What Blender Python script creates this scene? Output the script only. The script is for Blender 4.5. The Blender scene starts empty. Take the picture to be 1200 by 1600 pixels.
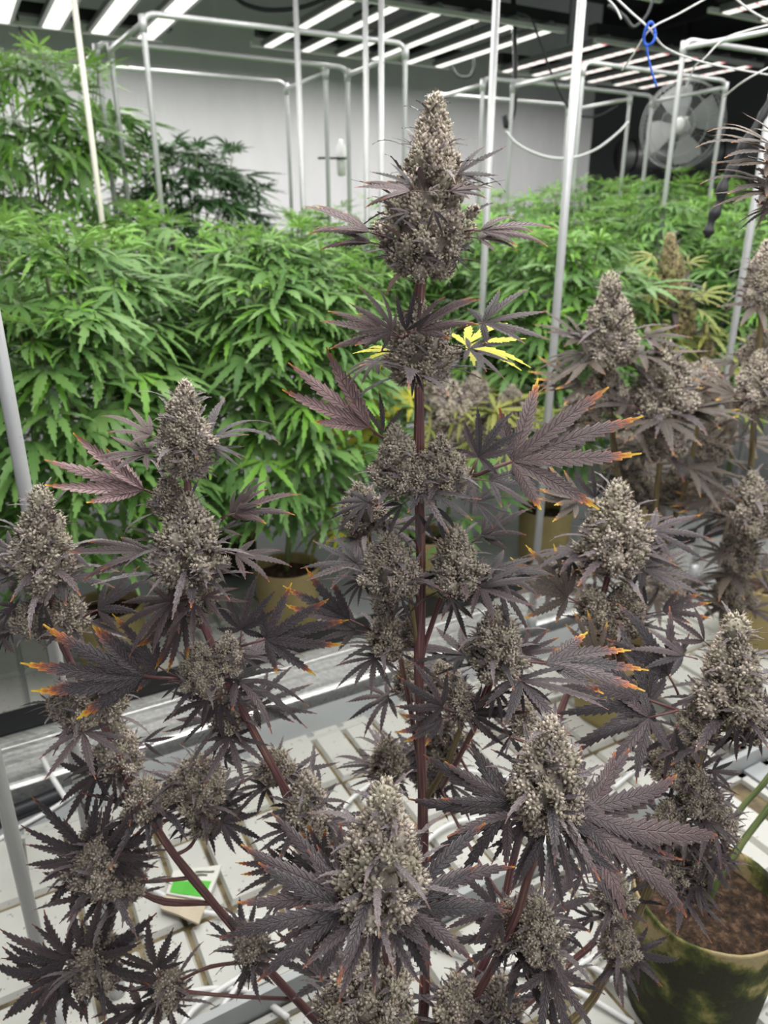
import bpy, math, random
import numpy as np
from mathutils import Vector, Matrix, noise as mnoise

C = bpy.context.scene.collection
scene = bpy.context.scene
R = math.radians
rng = random.Random(11)

# ------------------------------------------------------------------ camera, world, exposure
EYE = 1.60                                   # eye height over the floor; the trays lie 1.18 lower
TRAY = EYE - 1.18
FPX = 1155.0                                 # focal length in pixels of a 1200 x 1600 frame
PITCH = R(21)
cam_d = bpy.data.cameras.new('camera')
cam = bpy.data.objects.new('camera', cam_d); C.objects.link(cam)
cam.location = (0, 0, EYE); cam.rotation_euler = (R(90) - PITCH, 0, 0)
cam_d.sensor_fit = 'VERTICAL'; cam_d.sensor_height = 24.0; cam_d.lens = FPX / 1600 * 24
cam_d.clip_start = 0.05
cam_d.dof.use_dof = True; cam_d.dof.focus_distance = 0.68; cam_d.dof.aperture_fstop = 5.0
scene.camera = cam
scene.view_settings.view_transform = 'Standard'; scene.view_settings.look = 'None'
scene.view_settings.gamma = 1.0; scene.view_settings.use_curve_mapping = False
scene.view_settings.exposure = 0.0

world = bpy.data.worlds.new('World'); scene.world = world; world.use_nodes = True
bg = world.node_tree.nodes['Background']
bg.inputs[0].default_value = (0.90, 0.95, 1.0, 1); bg.inputs[1].default_value = 0.45

BAR_WATT = 3.4        # each bar of a grow light
EMIT = 1.6             # how bright the diode strips look

# ------------------------------------------------------------------ coordinates
CP, SP = math.cos(PITCH), math.sin(PITCH)
CT, ST = math.cos(R(29)), math.sin(R(29))
def ray(x, y):
    xc = (x - 600) / FPX; yc = (y - 800) / FPX
    return Vector((xc, CP - yc * SP, -(SP + yc * CP)))
def at(x, y, Y):                             # a point of the place at depth Y (metres ahead of the eye)
    r = ray(x, y); return Vector((0, 0, EYE)) + r * (Y / r.y)
def onz(x, y, z):                            # a point of the place at height z over the floor
    r = ray(x, y); return Vector((0, 0, EYE)) + r * ((z - EYE) / r.z)
def W(u, w, z):                              # bench grid: u along the benches, w across them
    return Vector((u * CT - w * ST, u * ST + w * CT, z))
UD = Vector((CT, ST, 0)); WD = Vector((-ST, CT, 0)); ZD = Vector((0, 0, 1))
BENCH_ROT = R(29)

# ------------------------------------------------------------------ materials
def mat(name, color=(.5,.5,.5), rough=.6, metal=0.0, spec=.4):
    m = bpy.data.materials.new(name); m.use_nodes = True
    b = m.node_tree.nodes['Principled BSDF']
    b.inputs['Base Color'].default_value = (*color, 1); b.inputs['Roughness'].default_value = rough
    b.inputs['Metallic'].default_value = metal; b.inputs['Specular IOR Level'].default_value = spec
    return m
class NT:
    def __init__(s, m): s.t = m.node_tree; s.n = s.t.nodes; s.l = s.t.links; s.b = s.n['Principled BSDF']
    def new(s, ty, **kw):
        nd = s.n.new(ty)
        for k, v in kw.items(): setattr(nd, k, v)
        return nd
    def link(s, a, b): s.l.new(a, b)
    def math(s, op, a, b=None, c=None, clamp=False):
        nd = s.new('ShaderNodeMath', operation=op); nd.use_clamp = clamp
        for i, v in enumerate((a, b, c)):
            if v is None: continue
            if isinstance(v, (int, float)): nd.inputs[i].default_value = v
            else: s.link(v, nd.inputs[i])
        return nd.outputs[0]
    def mix(s, f, a, b, blend='MIX'):
        nd = s.new('ShaderNodeMix', data_type='RGBA', blend_type=blend)
        for sock, v in ((nd.inputs[0], f), (nd.inputs[6], a), (nd.inputs[7], b)):
            if isinstance(v, (int, float)): sock.default_value = v
            elif isinstance(v, tuple): sock.default_value = (*v, 1)
            else: s.link(v, sock)
        return nd.outputs[2]
    def noise(s, scale, detail=3, coord=None, rough=.55):
        nd = s.new('ShaderNodeTexNoise'); nd.inputs['Scale'].default_value = scale; nd.inputs['Detail'].default_value = detail
        nd.inputs['Roughness'].default_value = rough
        if coord is None: coord = s.new('ShaderNodeTexCoord').outputs['Object']
        s.link(coord, nd.inputs['Vector']); return nd.outputs['Fac']
    def ramp(s, f, stops):
        nd = s.new('ShaderNodeValToRGB'); el = nd.color_ramp.elements
        while len(el) < len(stops): el.new(.5)
        for e, (p, c) in zip(el, stops): e.position = p; e.color = (*c, 1)
        s.link(f, nd.inputs[0]); return nd.outputs[0]
    def bump(s, h, strength=.3, dist=.002):
        nd = s.new('ShaderNodeBump'); nd.inputs['Strength'].default_value = strength; nd.inputs['Distance'].default_value = dist
        s.link(h, nd.inputs['Height']); s.link(nd.outputs[0], s.b.inputs['Normal'])
    def col(s, v): s.link(v, s.b.inputs['Base Color'])

def leaf_mat(name, top, top2, under, vein, tips, vein_n=15, frost=0.0, trans=0.0, rough=.5, bump=.5):
    m = mat(name, rough=rough); t = NT(m)
    uv = t.new('ShaderNodeSeparateXYZ'); t.link(t.new('ShaderNodeUVMap').outputs[0], uv.inputs[0])
    k = t.math('ABSOLUTE', t.math('MULTIPLY_ADD', uv.outputs[0], 2, -1)); s = uv.outputs[1]
    vc = t.new('ShaderNodeVertexColor', layer_name='Col'); sc = t.new('ShaderNodeSeparateColor'); t.link(vc.outputs[0], sc.inputs[0])
    info = t.new('ShaderNodeObjectInfo'); geo = t.new('ShaderNodeNewGeometry')
    ph = t.math('FRACT', t.math('SUBTRACT', t.math('MULTIPLY', s, vein_n), t.math('MULTIPLY', k, 2.0)))
    vl = t.math('SMOOTH_MIN', t.math('MULTIPLY', t.math('ABSOLUTE', t.math('SUBTRACT', ph, .5)), 7), 1, .1)
    mid = t.math('MINIMUM', t.math('MULTIPLY', k, 14), 1)
    line = t.math('MULTIPLY', vl, mid)                    # 0 on a vein
    rnd = t.math('FRACT', t.math('ADD', t.math('MULTIPLY', sc.outputs[1], .6), info.outputs['Random']))
    base = t.mix(rnd, top, top2)
    base = t.mix(geo.outputs['Backfacing'], base, under)
    base = t.mix(t.math('MULTIPLY', t.math('SUBTRACT', 1, line), .55), base, vein)
    edge = t.math('MULTIPLY', t.math('GREATER_THAN', k, .86), .5); base = t.mix(edge, base, vein)
    if frost:
        f = t.math('MULTIPLY', t.math('GREATER_THAN', t.noise(1500, 1), .62), frost)
        base = t.mix(f, base, (.45, .42, .42))
    if tips:
        n = t.noise(260, 3)
        tp = t.math('MULTIPLY_ADD', t.math('SUBTRACT', n, .5), .7, sc.outputs[0])
        tp = t.math('MULTIPLY', tp, t.math('GREATER_THAN', sc.outputs[0], .02), clamp=True)
        tcol = t.ramp(tp, [(0.1, tips[0]), (.5, tips[1]), (.85, tips[2])])
        base = t.mix(t.math('MULTIPLY', tp, 1.7, clamp=True), base, tcol)
    t.col(base)
    if bump: t.bump(line, bump, .0014)
    if trans:
        tr = t.new('ShaderNodeBsdfTranslucent'); t.link(base, tr.inputs[0])
        mx = t.new('ShaderNodeMixShader'); mx.inputs[0].default_value = trans
        out = t.n['Material Output']; t.link(t.b.outputs[0], mx.inputs[1]); t.link(tr.outputs[0], mx.inputs[2]); t.link(mx.outputs[0], out.inputs[0])
    return m

M = {}
M['purple'] = leaf_mat('purple_leaf', (.036,.031,.037), (.105,.074,.082), (.32,.205,.205), (.155,.128,.135),
                       ((.30,.10,.10), (.55,.17,.04), (.75,.50,.05)), frost=.35, trans=.08, bump=.8)
M['bronze'] = leaf_mat('bronze_leaf', (.045,.037,.037), (.105,.080,.060), (.24,.17,.13), (.21,.17,.13),
                       ((.30,.12,.06), (.50,.22,.05), (.70,.50,.08)), frost=.3, trans=.1)
M['lit_rosy'] = leaf_mat('lit_rosy_leaf', (.085,.062,.067), (.150,.098,.098), (.29,.19,.19), (.21,.16,.162), ((.36,.12,.10), (.55,.17,.04), (.75,.50,.05)), frost=.35, trans=.1, bump=.8)  # purple leaf made lighter and rosier, its lit look mixed into the colour
M['sugar'] = leaf_mat('frosted_leaf', (.085,.070,.082), (.16,.13,.135), (.22,.16,.165), (.20,.17,.18),
                      ((.25,.14,.12), (.4,.22,.08), (.55,.42,.12)), vein_n=9, frost=.75)
M['green'] = leaf_mat('green_leaf', (.075,.190,.048), (.185,.340,.090), (.18,.30,.11), (.20,.36,.11), None, vein_n=10, trans=.22, rough=.42, bump=.3)
M['deep_green'] = leaf_mat('deep_green_leaf', (.026,.090,.024), (.045,.13,.032), (.08,.17,.06), (.07,.16,.05), None, vein_n=10, trans=.15, rough=.42, bump=.3)
M['lime'] = leaf_mat('young_green_leaf', (.16,.40,.045), (.23,.46,.07), (.24,.42,.1), (.28,.5,.1), None, vein_n=8, trans=.28, rough=.45, bump=.3)
M['yellow'] = leaf_mat('yellowed_leaf', (.62,.62,.06), (.75,.66,.05), (.7,.68,.15), (.5,.6,.08), None, vein_n=10, trans=.2, bump=.2)
M['olive'] = leaf_mat('olive_leaf', (.22,.26,.06), (.33,.34,.08), (.3,.33,.12), (.36,.38,.12), ((.5,.4,.08), (.6,.5,.08), (.7,.6,.1)), vein_n=10, trans=.2, bump=.2)

def calyx_mat(name, dark, mid, pale, green):
    m = mat(name, rough=.75, spec=.25); t = NT(m)
    vc = t.new('ShaderNodeVertexColor', layer_name='Col'); sc = t.new('ShaderNodeSeparateColor'); t.link(vc.outputs[0], sc.inputs[0])
    info = t.new('ShaderNodeObjectInfo')
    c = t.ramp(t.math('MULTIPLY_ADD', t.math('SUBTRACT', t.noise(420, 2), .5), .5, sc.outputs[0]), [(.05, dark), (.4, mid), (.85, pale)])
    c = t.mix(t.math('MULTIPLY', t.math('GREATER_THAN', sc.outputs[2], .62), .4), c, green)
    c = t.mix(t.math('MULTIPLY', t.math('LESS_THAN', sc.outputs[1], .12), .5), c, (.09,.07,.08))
    sp = t.math('GREATER_THAN', t.noise(2600, 1), .60)
    c = t.mix(t.math('MULTIPLY', sp, .30), c, (.72,.66,.58))
    hs = t.new('ShaderNodeHueSaturation'); t.link(c, hs.inputs['Color'])
    t.link(t.math('MULTIPLY_ADD', info.outputs['Random'], .35, .85), hs.inputs['Value'])
    t.col(hs.outputs[0]); t.bump(t.noise(1600, 2), .5, .0005)
    return m
M['calyx'] = calyx_mat('frosted_calyx', (.145,.128,.108), (.385,.335,.285), (.72,.64,.555), (.33,.325,.22))
M['calyx_tan'] = calyx_mat('tan_calyx', (.16,.135,.07), (.40,.33,.15), (.70,.57,.34), (.36,.38,.13))
def pistil_mat(name, a, b):
    m = mat(name, rough=.6); t = NT(m)
    vc = t.new('ShaderNodeVertexColor', layer_name='Col'); sc = t.new('ShaderNodeSeparateColor'); t.link(vc.outputs[0], sc.inputs[0])
    t.col(t.mix(sc.outputs[1], a, b)); return m
M['pistil'] = pistil_mat('pistil', (.66,.60,.52), (.44,.30,.19))
def stem_mat(name, a, b, c):
    m = mat(name, rough=.45); t = NT(m)
    uv = t.new('ShaderNodeUVMap').outputs[0]
    mp = t.new('ShaderNodeMapping'); mp.inputs['Scale'].default_value = (9, .9, 1); t.link(uv, mp.inputs[0])
    n = t.noise(1.6, 4, mp.outputs[0])
    t.col(t.ramp(n, [(.32, a), (.52, b), (.68, c)])); t.bump(n, .6, .001); return m
M['stem'] = stem_mat('purple_stem', (.085,.034,.040), (.19,.085,.092), (.32,.21,.14))
M['stem_olive'] = stem_mat('olive_stem', (.10,.07,.04), (.20,.15,.075), (.32,.28,.13))
M['stem_green'] = stem_mat('green_stem', (.06,.09,.03), (.13,.17,.06), (.22,.26,.1))

def speckle_mat(name, base, dirt, sc1, thr, rough=.5, metal=0, amount=.7):
    m = mat(name, base, rough, metal); t = NT(m)
    n1 = t.noise(sc1, 4); n2 = t.noise(sc1 * 14, 2)
    c = t.mix(t.math('MULTIPLY', t.math('MULTIPLY', t.math('SUBTRACT', n1, .42, clamp=True), 3.2, clamp=True), .6), base, tuple(x * .78 + d * .12 for x, d in zip(base, dirt)))
    c = t.mix(t.math('MULTIPLY', t.math('GREATER_THAN', n2, thr), amount), c, dirt)
    t.col(c); return m
M['tray'] = speckle_mat('tray_plastic', (.56,.56,.53), (.10,.08,.06), 9, .70, .45)
M['pad'] = speckle_mat('tray_pad_plastic', (.60,.60,.565), (.13,.11,.09), 8, .69, .42)
def channel_mat():
    m = mat('stained_channel', rough=.6); t = NT(m); n = t.noise(14, 4); n2 = t.noise(60, 3)
    c = t.ramp(n, [(.30, (.27,.23,.14)), (.5, (.17,.13,.065)), (.66, (.06,.045,.03))])
    t.col(t.mix(t.math('GREATER_THAN', n2, .62), c, (.09,.07,.035))); return m
M['channel'] = channel_mat()
M['ledge'] = speckle_mat('galvanised', (.42,.44,.45), (.08,.08,.08), 7, .74, .42, .25)
def alu():
    m = mat('brushed_aluminium', (.74,.74,.74), .44, .8); t = NT(m)
    mp = t.new('ShaderNodeMapping'); mp.inputs['Scale'].default_value = (1.2, 60, 60); t.link(t.new('ShaderNodeTexCoord').outputs['Object'], mp.inputs[0])
    n = t.noise(3, 3, mp.outputs[0]); t.col(t.ramp(n, [(.3, (.5,.5,.5)), (.7, (.85,.85,.84))])); return m
M['alu'] = alu()
M['rubber'] = mat('dark_rubber', (.018,.02,.024), .45)
M['black_plastic'] = mat('black_plastic', (.02,.021,.023), .5)
M['conduit'] = speckle_mat('galvanised_conduit', (.56,.57,.58), (.32,.32,.33), 14, .72, .42, .35, .5)
M['stake'] = mat('cream_stake', (.72,.70,.60), .5)
M['tube'] = mat('white_tubing', (.80,.80,.80), .35)
M['string'] = mat('white_string', (.72,.72,.72), .7)
M['blue'] = mat('blue_tie', (.02,.10,.55), .5)
M['dark_metal'] = mat('dark_metal', (.035,.037,.037), .5, .3)
M['fan_grey'] = mat('fan_grey', (.26,.27,.27), .45)
M['fix_metal'] = mat('fixture_metal', (.30,.31,.31), .4, .6)
M['white_metal'] = mat('white_metal', (.75,.75,.75), .4)
def emit_mat(name, pink):
    m = mat(name, (.9,.9,.85)); t = NT(m)
    uv = t.new('ShaderNodeSeparateXYZ'); t.link(t.new('ShaderNodeUVMap').outputs[0], uv.inputs[0])
    ph = t.math('FRACT', t.math('MULTIPLY', uv.outputs[1], 46)); dot = t.math('LESS_THAN', t.math('ABSOLUTE', t.math('SUBTRACT', ph, .5)), .38)
    c = t.mix(dot, (.62,.62,.55), (1.0,.98,.90))
    if pink:
        p2 = t.math('FRACT', t.math('MULTIPLY', uv.outputs[1], 11)); red = t.math('LESS_THAN', p2, .13)
        c = t.mix(red, c, (.62,.04,.09))
    t.link(c, t.b.inputs['Emission Color']); t.b.inputs['Emission Strength'].default_value = EMIT if not pink else EMIT * .95
    t.b.inputs['Base Color'].default_value = (.6,.6,.6,1)
    return m
M['led'] = emit_mat('white_diodes', False); M['led_pink'] = emit_mat('white_and_red_diodes', True)
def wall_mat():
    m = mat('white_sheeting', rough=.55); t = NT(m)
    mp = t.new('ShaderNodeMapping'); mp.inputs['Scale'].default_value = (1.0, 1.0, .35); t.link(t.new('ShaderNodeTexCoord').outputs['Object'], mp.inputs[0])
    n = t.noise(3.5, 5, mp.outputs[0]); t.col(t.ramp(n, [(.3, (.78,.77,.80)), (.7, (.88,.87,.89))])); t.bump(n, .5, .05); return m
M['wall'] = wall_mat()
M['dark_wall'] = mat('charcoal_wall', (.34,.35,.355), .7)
M['ceiling'] = speckle_mat('dark_ceiling', (.036,.042,.039), (.03,.034,.032), .8, .66, .8, 0, .5)
M['floor'] = speckle_mat('concrete', (.16,.155,.15), (.05,.05,.05), 3, .68, .8)
def pot_mat():
    m = mat('felt_pot', rough=.9); t = NT(m); tc = t.new('ShaderNodeTexCoord').outputs['Object']
    n = t.noise(11, 5, None, .62); n2 = t.noise(160, 3)
    sp = t.new('ShaderNodeSeparateXYZ'); t.link(tc, sp.inputs[0])
    h = t.math('MULTIPLY', sp.outputs[2], 4.0)             # algae grows from the wet foot upwards
    g = t.math('SUBTRACT', t.math('MULTIPLY_ADD', n, 4.6, -1.15), h)
    c = t.ramp(g, [(-.0, (.46,.37,.20)), (.12, (.30,.27,.10)), (.42, (.075,.095,.022)), (.75, (.022,.026,.016))])
    c = t.mix(t.math('MULTIPLY', n2, .35), c, (.08,.07,.03))
    t.col(c); t.bump(n2, .6, .002); return m
M['pot'] = pot_mat()
def tan_pot():
    m = mat('tan_felt_pot', rough=.9); t = NT(m); n = t.noise(7, 4); n2 = t.noise(150, 3)
    c = t.ramp(n, [(.35, (.44,.34,.17)), (.65, (.30,.26,.09))]); t.col(t.mix(t.math('MULTIPLY', n2, .3), c, (.1,.09,.03))); return m
M['tan_pot'] = tan_pot()
def soil_mat():
    m = mat('coco_soil', rough=.95); t = NT(m); n = t.noise(70, 5, None, .75)
    t.col(t.ramp(n, [(.38, (.012,.008,.006)), (.52, (.05,.028,.016)), (.72, (.19,.115,.07))])); t.bump(n, 1, .006); return m
M['soil'] = soil_mat()
M['paper'] = mat('white_paper', (.72,.71,.66), .8)
M['paper_green'] = mat('green_print', (.10,.48,.06), .7)
M['paper_tan'] = mat('tan_paper', (.58,.50,.38), .8)
M['ink'] = mat('dark_ink', (.12,.13,.10), .7)

# ------------------------------------------------------------------ mesh and object helpers
class MB:
    def __init__(s): s.v = []; s.f = []; s.mi = []; s.uv = []; s.c = []
    def add(s, v, f, mi=0, uv=None, c=None):
        o = len(s.v); s.v.extend(v); s.f.extend([tuple(i + o for i in q) for q in f]); s.mi.extend([mi] * len(f))
        s.uv.extend(uv if uv is not None else [(0, 0)] * len(v)); s.c.extend(c if c is not None else [(0, 0, 0, 1)] * len(v))
    def mesh(s, name, mats, smooth=True):
        me = bpy.data.meshes.new(name); me.from_pydata([tuple(p) for p in s.v], [], s.f)
        for m in mats: me.materials.append(m)
        n = len(me.polygons)
        me.polygons.foreach_set('material_index', s.mi); me.polygons.foreach_set('use_smooth', [smooth] * n)
        ul = me.uv_layers.new(name='UVMap'); idx = np.empty(len(me.loops), dtype=np.int32); me.loops.foreach_get('vertex_index', idx)
        ul.data.foreach_set('uv', np.array(s.uv, dtype=np.float32)[idx].ravel())
        at_ = me.color_attributes.new('Col', 'FLOAT_COLOR', 'POINT'); at_.data.foreach_set('color', np.array(s.c, dtype=np.float32).ravel())
        me.update(); return me
    def box(s, a, b, mi=0, X=None):               # axis aligned box, optional transform X
        x0, y0, z0 = a; x1, y1, z1 = b
        v = [Vector(p) for p in ((x0,y0,z0),(x1,y0,z0),(x1,y1,z0),(x0,y1,z0),(x0,y0,z1),(x1,y0,z1),(x1,y1,z1),(x0,y1,z1))]
        if X is not None: v = [X @ p for p in v]
        s.add(v, [(3,2,1,0),(4,5,6,7),(0,1,5,4),(1,2,6,5),(2,3,7,6),(3,0,4,7)], mi)
    def tube(s, pts, rad, sides=8, mi=0, caps=True, c=None):
        pts = [Vector(p) for p in pts]; n = len(pts)
        rad = rad if isinstance(rad, (list, tuple)) else [rad] * n
        T = [(pts[min(i+1, n-1)] - pts[max(i-1, 0)]).normalized() for i in range(n)]
        ref = Vector((0, 0, 1)) if abs(T[0].z) < .9 else Vector((1, 0, 0))
        N = (ref - T[0] * ref.dot(T[0])).normalized(); V = []; UV = []; F = []; L = 0
        for i in range(n):
            N = (N - T[i] * N.dot(T[i])).normalized(); B = T[i].cross(N)
            if i: L += (pts[i] - pts[i-1]).length
            for k in range(sides):
                a = 2 * math.pi * k / sides
                V.append(pts[i] + (N * math.cos(a) + B * math.sin(a)) * rad[i]); UV.append((k / sides, L * 10))
        for i in range(n - 1):
            for k in range(sides):
                k2 = (k + 1) % sides
                F.append((i*sides+k, i*sides+k2, (i+1)*sides+k2, (i+1)*sides+k))
        if caps: F.append(tuple(range(sides - 1, -1, -1))); F.append(tuple((n-1)*sides + k for k in range(sides)))
        s.add(V, F, mi, UV, [c or (0, 0, 0, 1)] * len(V))
    def lathe(s, prof, sides=24, mi=0, X=None, jitter=0, rr=None):
        V = []; F = []; n = len(prof)
        for r, z in prof:
            for k in range(sides):
                a = 2 * math.pi * k / sides; q = r
                if jitter and r > 0: q = r * (1 + jitter * mnoise.noise(Vector((math.cos(a) * 2.3, math.sin(a) * 2.3, z * 9 + (rr or 0)))))
                p = Vector((q * math.cos(a), q * math.sin(a), z)); V.append(X @ p if X is not None else p)
        for i in range(n - 1):
            for k in range(sides):
                k2 = (k + 1) % sides; F.append((i*sides+k, i*sides+k2, (i+1)*sides+k2, (i+1)*sides+k))
        s.add(V, F, mi)

def smooth_path(P, per=5):                    # Catmull-Rom through P
    P = [Vector(p) for p in P]
    if len(P) < 3: return [P[0].lerp(P[-1], i / per) for i in range(per + 1)]
    Q = [P[0] * 2 - P[1]] + P + [P[-1] * 2 - P[-2]]; out = []
    for i in range(1, len(Q) - 2):
        a, b, c, d = Q[i-1], Q[i], Q[i+1], Q[i+2]
        for k in range(per):
            t = k / per
            out.append(.5 * ((2*b) + (c-a)*t + (2*a-5*b+4*c-d)*t*t + (3*b-a-3*c+d)*t*t*t))
    return out + [P[-1]]
def round_path(P, r=.04, n=5):                # polyline with rounded corners
    P = [Vector(p) for p in P]; out = [P[0]]
    for i in range(1, len(P) - 1):
        a = (P[i-1] - P[i]); b = (P[i+1] - P[i]); q = min(r, a.length * .45, b.length * .45)
        s, e = P[i] + a.normalized() * q, P[i] + b.normalized() * q
        for k in range(n + 1):
            t = k / n; out.append(s * (1-t)**2 + P[i] * 2*t*(1-t) + e * t*t)
    return out + [P[-1]]

def link(name, me, parent=None, mw=None):
    o = bpy.data.objects.new(name, me); C.objects.link(o)
    if parent is not None: o.parent = parent
    if mw is not None: o.matrix_basis = mw
    return o
def tag(o, label, cat, group=None, kind=None):
    o['label'] = label; o['category'] = cat
    if group: o['group'] = group
    if kind: o['kind'] = kind
    return o
def thing(name, label, cat, loc, group=None, rot=0.0):
    o = bpy.data.objects.new(name, None); C.objects.link(o); o.location = loc; o.rotation_euler = (0, 0, rot)
    o.empty_display_size = .05
    return tag(o, label, cat, group)
def struct(name, me):
    o = link(name, me); o['kind'] = 'structure'; return o
def frame_m(pos, ydir, znorm, scale=1.0):     # matrix with y along ydir and z near znorm
    y = ydir.normalized(); x = y.cross(znorm)
    if x.length < 1e-4: x = y.cross(Vector((.3, .9, .2)))
    x.normalize(); z = x.cross(y)
    return Matrix.Translation(pos) @ Matrix((x, y, z)).transposed().to_4x4() @ Matrix.Scale(scale, 4)
def axis_m(pos, zdir, spin, scale=1.0):
    q = zdir.normalized().to_track_quat('Z', 'Y')
    return Matrix.Translation(pos) @ q.to_matrix().to_4x4() @ Matrix.Rotation(spin, 4, 'Z') @ Matrix.Scale(scale, 4)

# ------------------------------------------------------------------ leaves
def leaflet(mb, o, ang, L, Wd, teeth, rise, droop, tipcurl, fold, curl, rn, tipk, tip0=.62, cross=2, sway=0.0, notch=.66, mi=0):
    d = Vector((math.sin(ang), math.cos(ang), 0)); side0 = Vector((math.cos(ang), -math.sin(ang), 0))
    rows = teeth * 2 + 1; ks = [i / cross for i in range(-cross, cross + 1)]
    V = []; UV = []; CL = []; F = []; c = Vector(o); ds = 1.0 / (rows - 1); y = 0.0
    for i in range(rows):
        s = i * ds
        phi = rise - droop * s ** 1.25 + tipcurl * s ** 4
        head = sway * s * s
        dh = d * math.cos(head) + side0 * math.sin(head); side = side0 * math.cos(head) - d * math.sin(head)
        fw = dh * math.cos(phi) + ZD * math.sin(phi); up = ZD * math.cos(phi) - dh * math.sin(phi)
        if i: c = c + fw * (L * ds)
        hw = Wd * (3.05 * s ** .85 * (1 - s) ** 1.15) + L * .006 * (1 - s)
        for k in ks:
            e = hw * (1.0 if (i % 2 or abs(k) < .9) else notch)
            p = c + side * (e * k * math.cos(fold * abs(k))) + up * (e * (math.sin(fold) * abs(k) - curl * k * k))
            if abs(k) > .9 and i % 2: p = p + fw * (L * ds * .9)
            V.append(p); UV.append((k * .5 + .5, s))
            tv = max(0.0, (s + (.08 if abs(k) > .9 else 0) - tip0) / (1 - tip0)) * tipk
            CL.append((tv, rn, abs(k), 1))
    nk = len(ks)
    for i in range(rows - 1):
        for k in range(nk - 1):
            F.append((i*nk+k, i*nk+k+1, (i+1)*nk+k+1, (i+1)*nk+k))
    mb.add(V, F, mi, UV, CL)

def leaf_mesh(name, mats, n=7, L=.1, wr=.085, teeth=11, pet=.04, droop=.6, tipcurl=0.0, fold=.35, curl=.25, tipk=0.0, tip0=.62, cross=2,
              seed=1, rise=.12, spread=1.0, sides=4):
    q = random.Random(seed); mb = MB()
    pts = [Vector((0, 0, 0)), Vector((0, pet * .5, pet * .06)), Vector((0, pet, 0))]
    mb.tube(pts, [L * .016, L * .013, L * .012], sides, 1)
    half = n // 2; angs = {3: [0, 38], 5: [0, 34, 72], 7: [0, 27, 56, 98], 9: [0, 24, 49, 78, 118]}[n]; fac = {3: [1, .8], 5: [1, .85, .55], 7: [1, .93, .74, .42], 9: [1, .95, .82, .6, .34]}[n]
    for i in range(-half, half + 1):
        a = math.copysign(angs[abs(i)], i) * spread + q.uniform(-5, 5); f = fac[abs(i)] * q.uniform(.92, 1.06)
        leaflet(mb, (0, pet, 0), R(a), L * f, L * wr * (.75 + .25 * f), max(4, int(teeth * (.45 + .55 * f))), rise + q.uniform(-.12, .12), droop * q.uniform(.7, 1.35),
                tipcurl * q.uniform(.3, 1.4), fold * q.uniform(.7, 1.3), curl * q.uniform(.3, 1.5), q.random(), tipk * q.uniform(.55, 1.25), tip0, cross, q.uniform(-.3, .3))
    return mb.mesh(name, mats)

PL = {}
def purple_set(key, m):
    mats = [m, M['stem']]
    PL[key] = [
        leaf_mesh('fan_leaf', mats, 7, .1, .098, 13, .035, .55, .25, .35, .35, .38, .86, seed=1),
        leaf_mesh('fan_leaf', mats, 7, .1, .092, 13, .03, .95, .5, .45, .5, .42, .86, seed=2),
        leaf_mesh('fan_leaf', mats, 5, .1, .104, 13, .03, .7, .6, .5, .45, .5, .84, seed=3, spread=.85),
        leaf_mesh('fan_leaf', mats, 5, .1, .096, 13, .025, .35, -.35, .3, .3, .4, .86, seed=4, spread=.8),
        leaf_mesh('fan_leaf', mats, 7, .1, .105, 14, .03, .3, -.2, .25, .2, .25, .88, seed=5),
        leaf_mesh('fan_leaf', mats, 3, .1, .105, 13, .02, .6, .5, .45, .4, .35, .84, seed=6),
        leaf_mesh('fan_leaf', mats, 7, .1, .096, 14, .03, .45, .7, .4, .35, 1.05, .74, seed=7, spread=.8),     # strongly yellowed tips
        leaf_mesh('fan_leaf', mats, 5, .1, .098, 14, .03, .25, .5, .35, .3, 1.15, .68, seed=8, spread=.5),
        leaf_mesh('fan_leaf', mats, 9, .1, .092, 14, .03, .5, .2, .3, .3, .3, .86, seed=9),
        leaf_mesh('fan_leaf', mats, 5, .1, .100, 13, .02, 1.25, .3, .5, .5, .42, .84, seed=10, rise=.5),
        leaf_mesh('fan_leaf', mats, 5, .1, .104, 14, .02, .4, -.3, .5, .55, .6, .80, seed=11, spread=.48)]
purple_set('purple', M['purple']); purple_set('bronze', M['bronze']); purple_set('lit_rosy', M['lit_rosy'])
def simple_set(key, m, ms, wr=.105, teeth=8, n0=7):
    mats = [m, ms]
    PL[key] = [leaf_mesh('fan_leaf', mats, n0 if i != 2 else 5, .1, wr * (.9 + .07 * i), teeth, .04, [.55, .85, .7, 1.15, .4][i], .1, .25, .25, 0, .7, 1, seed=20 + i, sides=3) for i in range(5)]
simple_set('green', M['green'], M['stem_green']); simple_set('deep_green', M['deep_green'], M['stem_green'])
simple_set('lime', M['lime'], M['stem_green'], .085, 6, 5); simple_set('yellow', M['yellow'], M['stem_green'], .095)
simple_set('olive', M['olive'], M['stem_green'], .07)

def blade_mesh(name, m, L, wr, droop, tipcurl, seed, tipk=.3):
    q = random.Random(seed); mb = MB()
    leaflet(mb, (0, 0, 0), 0, L, L * wr, 8, .1, droop, tipcurl, .5, .3, q.random(), tipk, .8, 2, q.uniform(-.35, .35))
    return mb.mesh(name, [m])
SUGAR = [blade_mesh('sugar_leaf', M['sugar'], .05, .085, .5, -.6, 31), blade_mesh('sugar_leaf', M['sugar'], .05, .075, .1, -.8, 32),
         blade_mesh('sugar_leaf', M['sugar'], .05, .095, .9, .3, 33), blade_mesh('sugar_leaf', M['purple'], .05, .11, .7, .2, 34, .5), blade_mesh('sugar_leaf', M['purple'], .05, .12, 1.0, .2, 35, .2)]

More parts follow.
